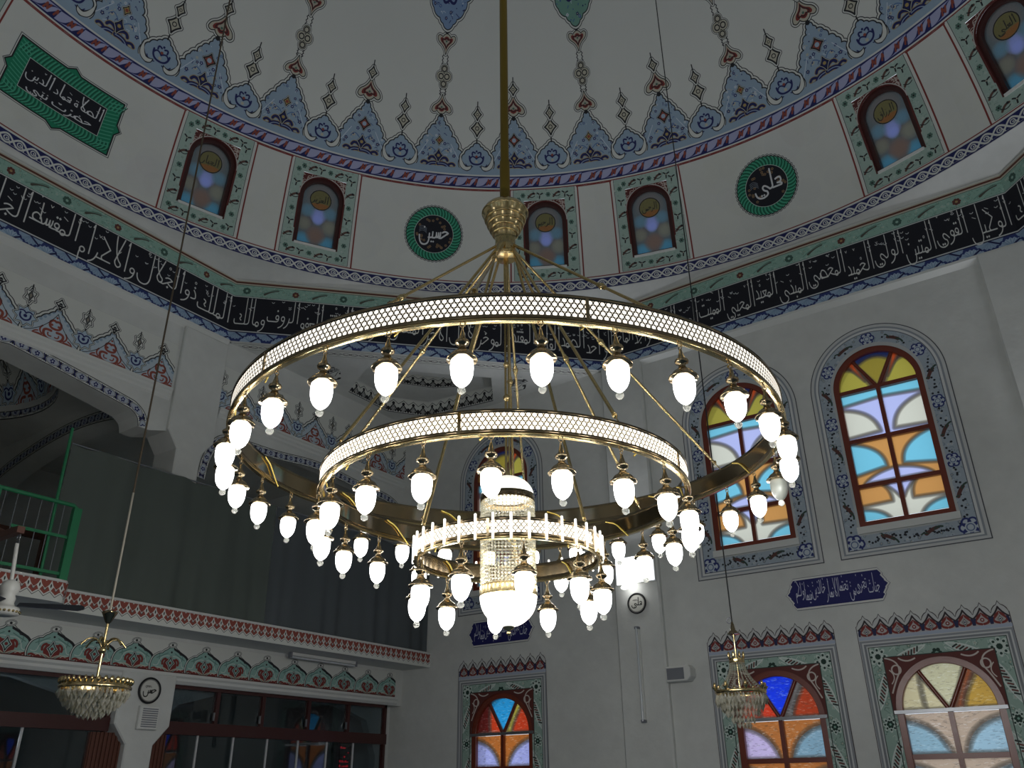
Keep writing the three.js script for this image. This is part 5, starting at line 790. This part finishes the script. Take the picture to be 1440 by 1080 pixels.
// ---------------------------------------------------------------- things on the gallery side
function curtain(label, z0, z1, yb, yt, mat, ph) {
  const N = 150, Mv = 14, pos = [], uv = [], idx = [];
  for (let j = 0; j <= Mv; j++) for (let i = 0; i <= N; i++) { const t = i / N, v = j / Mv, z = z0 + (z1 - z0) * t, s = z * 9 + ph, x = .022 * Math.sin(s) + .012 * Math.sin(s * 2.3 + 1) + .008 * Math.sin(s * .41 + v * 1.5) * (1.4 - v) + .01 * (1 - v) * Math.sin(s * 3.1); pos.push(x, yb + (yt - yb) * v + .006 * Math.sin(s * 1.7) * v, z); uv.push(z, yb + v); }
  for (let j = 0; j < Mv; j++) for (let i = 0; i < N; i++) { const p = j * (N + 1) + i, q = p + N + 1; idx.push(p, p + 1, q, q, p + 1, q + 1); }
  const g = new THREE.BufferGeometry(); g.setAttribute('position', new THREE.Float32BufferAttribute(pos, 3)); g.setAttribute('uv', new THREE.Float32BufferAttribute(uv, 2)); g.setIndex(idx); g.computeVertexNormals();
  const t = thing('curtain', label, 'curtain', [-7.545, 0, 0], 0, { group: 'gallery curtains' });
  part('cloth', g, mat, t); part('curtain_rail', rod(V3(-.012, yt + .008, z0), V3(-.012, yt + .008, z1), .008, 8), M.steel, t);
}
curtain('dark green curtain on the balcony beside the green railing', -3.62, -6.04, 3.24, 4.56, M.fabric, 0);
curtain('dark grey curtain on the balcony reaching the window wall', -6.08, -8.82, 3.24, 4.56, M.fabric2, 1.3);
{
  const g = thing('balcony_railing', 'green painted steel railing with thin balusters on the balcony', 'railing', [-7.22, 3.23, 0]);
  part('top_rail', new THREE.TubeGeometry(new THREE.CatmullRomCurve3([V3(0, .66, 1.6), V3(0, .66, -3.5), V3(0, .655, -3.62), V3(-.005, .62, -3.66)], false, 'catmullrom', .1), 60, .018, 10), M.greenpaint, g);
  part('post', box2(-.025, .025, .01, .64, -3.67, -3.6), M.greenpaint, g); part('post', box2(-.012, .012, .01, .66, -2.98, -2.955), M.greenpaint, g);
  part('tall_post', rod(V3(-.04, .0, -3.47), V3(-.04, 1.36, -3.45), .014, 8), M.greenpaint, g);
  part('middle_rail', box2(-.008, .008, .36, .385, -3.62, -3.12), M.greenpaint, g); part('bottom_rail', box2(-.012, .012, .045, .07, -3.62, 1.6), M.greenpaint, g);
  for (let k = 0; k < 14; k++) part('baluster', rod(V3(0, .07, -3.52 + k * .1), V3(0, .65, -3.52 + k * .1), .004, 6), M.steel, g);
}
{ const g = thing('handrail', 'brown wooden handrail inside the gallery behind the green railing', 'handrail', [-9.2, 3.21, -3.9]); part('rail', box2(-.03, .03, .86, .92, -.5, 2.2), M.panelwood, g); for (const z of [-.45, .9, 2.15]) part('post', box2(-.025, .025, 0, .86, z - .025, z + .025), M.panelwood, g); }
{ // ceiling fan hung from a wooden arm
  const X = -5.93, Z = -2.66, B = 2.6, y = (Y) => Y - B, g = thing('hanging_fan', 'white fan with dark blades hanging from a rod by balcony', 'fan', [X, B, Z]);
  part('rod', rod(V3(-.012, y(3.135), .02), V3(0, y(2.86), 0), .013, 10), M.fan, g);
  part('motor_housing', lathe([[.0005, y(2.655)], [.05, y(2.655)], [.088, y(2.665)], [.092, y(2.69)], [.085, y(2.71)], [.06, y(2.715)], [.045, y(2.74)], [.05, y(2.77)], [.042, y(2.79)], [.055, y(2.81)], [.062, y(2.84)], [.05, y(2.875)], [.018, y(2.89)], [.0005, y(2.895)]], 28), M.fan, g);
  part('ornament_ring', Array.from({ length: 22 }, (_, k) => new THREE.SphereGeometry(.009, 8, 6).translate(.092 * Math.sin(k * Math.PI / 11), y(2.68), .092 * Math.cos(k * Math.PI / 11))), M.brass, g);
  for (let k = 0; k < 3; k++) { const s = new THREE.Shape(); s.moveTo(.07, -.05); s.lineTo(.44, -.085); s.quadraticCurveTo(.5, 0, .44, .085); s.lineTo(.07, .05); s.closePath(); part('blade', extr(s, .006, 6).rotateX(-Math.PI / 2).rotateX(.38).rotateY(k * 2 * Math.PI / 3 + 1.0).translate(0, y(2.73), 0), M.blade, g); }
  const b = thing('fan_bracket', 'brown wooden arm reaching out from the balcony edge', 'bracket', [-7.18, 3.0, -2.62]);
  part('arm', box2(0, 1.28, .2, .245, -.03, .02), M.panelwood, b); part('strut', rod(V3(.02, .62, 0), V3(1.1, .22, 0), .02, 6), M.panelwood, b); part('upright', box2(0, .045, .06, .66, -.03, .02), M.panelwood, b); part('hook', new THREE.TorusGeometry(.02, .005, 6, 12).translate(1.238, .178, -.02), M.steel, b);
}
function tubeLight(name, label, pos, turn, L, lit) { const g = thing(name, label, 'light', pos, turn); part('housing', box2(-L / 2, L / 2, -.02, .02, 0, .035), M.white, g); part('end_cap', box2(-L / 2 - .012, -L / 2 + .015, -.022, .022, 0, .06), M.grey, g); part('end_cap', box2(L / 2 - .015, L / 2 + .012, -.022, .022, 0, .06), M.grey, g); part('tube', rod(V3(-L / 2, 0, .05), V3(L / 2, 0, .05), .013, 12), lit ? M.lit : M.tube, g); return g; }
tubeLight('fluorescent_light', 'unlit fluorescent fitting on the underside of the balcony', [-7.82, 3.045, -7.25], 0, 1.05, false).rotation.set(Math.PI / 2, 0, Math.PI / 2, 'XYZ');
{ const t = tubeLight('fluorescent_light', 'unlit glass tube fitting upright on the pilaster under round disc', [-4.39, 2.73, ZR + .072], 0, .98, false); t.rotation.z = Math.PI / 2; }
{ const t = tubeLight('reflected_tube', 'lit tube behind the left glazed doors in place of a reflected tube light', [-8.5, 2.05, -3.98], 0, .3, true); t.rotation.z = Math.PI / 2; t.rotation.y = 0; const p = new THREE.PointLight('#eaf2ff', .12); p.name = 'tube_light'; p.position.set(0, 0, .08); t.add(p); }  // glowing tube put behind the glass in place of a tube light reflection
function roundDisc(label, pos, turn, word, r) {
  const tex = lettered(.26, .26, 600, (x) => { fillR(x, '#c9c9c0', 0, 0, .26, .26); ring(x, '#2a2a28', .012, .13, .13, .118); ring(x, '#5a5a54', .005, .13, .13, .107); for (let i = 0; i < 5; i++) curve(x, '#55554f', .004, .07 + i * .012, .165, .09 + i * .01, .19, .1 + i * .012, .16); }, word, { right: .21, base: .105, u: .03, width: .16, pen: .38, H: 3.2, color: '#24241f' });
  const g = thing('calligraphy_disc', label, 'wall disc', pos, turn), k = r / .13;
  part('rim', lathe([[r - .012, 0], [r, .002], [r + .004, .012], [r, .022], [r - .012, .022], [r - .012, 0]], 40).rotateX(Math.PI / 2), M.dark, g);
  part('face', mapUV(new THREE.CylinderGeometry(r - .008, r - .008, .014, 40).rotateX(Math.PI / 2).translate(0, 0, .007), (x, y) => [(x / k + .13) / .26, (y / k + .13) / .26]), painted(tex), g);
}
roundDisc('round cream calligraphy disc on the pier between the glazed doors', [XL + .058, 2.51, -5.085], Math.PI / 2, 'حسن', .12);
roundDisc('round cream calligraphy disc on the pilaster above glass tube', [-4.38, 3.495, ZR + .072], 0, 'علي', .115);
{ const g = thing('wall_speaker', 'flat grey louvred speaker on the pier under round disc', 'speaker', [XL + .058, 2.26, -5.11], Math.PI / 2); part('case', extr(poly([[-.1, -.1], [.1, -.1], [.1, .1], [-.1, .1]]), .03, 2, .006), M.white, g); for (let i = 0; i < 9; i++) part('louvre', box2(-.075, .09, -.085 + i * .02, -.075 + i * .02, .034, .04), M.grey, g); }
{ const g = thing('wall_speaker', 'small dark fronted box speaker beside the blue window', 'speaker', [-3.93, 2.69, ZR + .01]); part('case', extr(poly([[-.13, -.07], [.1, -.07], [.14, -.03], [.14, .045], [.12, .075], [-.13, .07]]), .13, 2, .008), M.white, g); part('grille', box2(-.12, .075, -.058, .058, .136, .146), M.grey, g); part('bracket', box2(-.03, .03, -.03, .03, -.01, .0), M.dark, g); }
function plaque(label, x, y) {
  const W = .98, H = .28, tex = paint(W, H, 640, (c) => { fillR(c, '#17195e', 0, 0, W, H); c.save(); c.beginPath(); c.rect(0, 0, W, H); c.clip(); arabic(c, 'جنات تجري من تحتها الانهار خالدين فيها ولكم', W - .075, .075, .046, { width: W - .15, pen: .27, H: 3.9, lift: 1.1, gap: .05, color: '#cdd0da', accents: true }); c.restore(); });
  const out = (d) => { const a = W / 2 - .07, b = H / 2, half = [[a, -b - d], [a + .03 + d * .6, -b * .72], [a + .015 + d, -b * .62], [a + .045 + d, -b * .3], [a + .045 + d, -b * .22], [a + .075 + d, 0]], pts = [...half, ...half.slice(0, -1).reverse().map((p) => [p[0], -p[1]])]; return poly([...pts, ...pts.slice().reverse().map((p) => [-p[0], p[1]])]); };
  const g = thing('calligraphy_plaque', label, 'plaque', [x, y, ZR + .002]);
  part('line', extr(out(.024), .004, 8), M.grey, g); part('border', extr(out(.018), .007, 8), M.white, g); part('field', mapUV(extr(out(0), .01, 8), (u, v) => [(u + W / 2) / W, (v + H / 2) / H]), painted(tex), g);
}
plaque('dark blue calligraphy plaque between the tall windows and the beige window', -2.18, 3.375); plaque('dark blue calligraphy plaque under the chandelier bowl, over gallery side window', -6.36, 3.4);
// floodlights on the pilasters, tilted up to light the dome; one in view, the unseen others added round the hall to brighten it
function floodlight(label, pos, turn) {
  const g = thing('floodlight', label, 'floodlight', pos, turn, { group: 'floodlights on the pilasters' });
  part('back_box', box2(-.25, .25, -.17, .15, 0, .04), M.white, g); part('glow_board', box2(-.24, .24, -.16, .14, .04, .048), M.panel, g);  // board given its own glow in place of the lamp shining on it
  part('lens_lamp', new THREE.SphereGeometry(1, 20, 12).scale(.1, .03, .06).rotateZ(.2).translate(-.06, -.2, .1), M.lit, g); part('arm', rod(V3(-.06, -.2, .1), V3(-.06, -.14, .02), .012, 8), M.grey, g);
  const l = new THREE.SpotLight('#f3f6ff', FLOOD_CD, 0, 1.0, .8); l.name = 'flood_light'; l.position.set(0, 0, .12); l.shadow.radius = 6; l.target.position.set(0, 4.6, 3.4); g.add(l, l.target);
}
floodlight('white floodlight with self-glowing board on the pilaster behind the chandelier', [-4.36, 3.885, ZR + .072], 0);
floodlight('added white floodlight on the pilaster right of the tall windows, outside the picture', [.12, 3.885, ZR + .072], 0);
for (const [z, w] of [[-5.09, 'the far end of'], [-.96, 'the middle of']]) floodlight('added white floodlight on ' + w + ' the wall beside the viewer', [XE - .002, 3.885, z], -Math.PI / 2);
for (const [x, w] of [[-4.38, 'gallery'], [.12, 'right']]) floodlight('added white floodlight on the ' + w + ' side of the wall behind the viewer', [x, 3.885, ZB - .002], Math.PI);
{ // red led clock behind the right glazed doors
  const tex = paint(.3, .5, 400, (x, W, H) => { fillR(x, '#0a0506', 0, 0, W, H); for (let r = 0; r < 8; r++) for (let k = 0; k < 5; k++) if (rnd() < .62) fillR(x, '#ff2238', .1 + k * .032 + rr(0, .008), .44 - r * .052, .024, .009 + .02 * rnd()); });
  const g = thing('led_clock', 'dark upright display with red digits behind the right doors', 'clock', [XL - .18, 1.62, -8.0], Math.PI / 2); part('case', box2(-.16, .16, 0, .52, -.03, 0), M.dark, g); part('display', mapUV(box2(-.15, .15, .01, .51, 0, .006), (x, y) => [(x + .15) / .3, (y - .01) / .5]), std({ color: '#000000', emissive: '#ffffff', emissiveMap: tex, emissiveIntensity: .5, roughness: .3 }), g);
}

scene.traverse((o) => { if (o.isLight && o.castShadow !== undefined && !o.isRectAreaLight) o.castShadow = true; });
renderer.render(scene, camera);
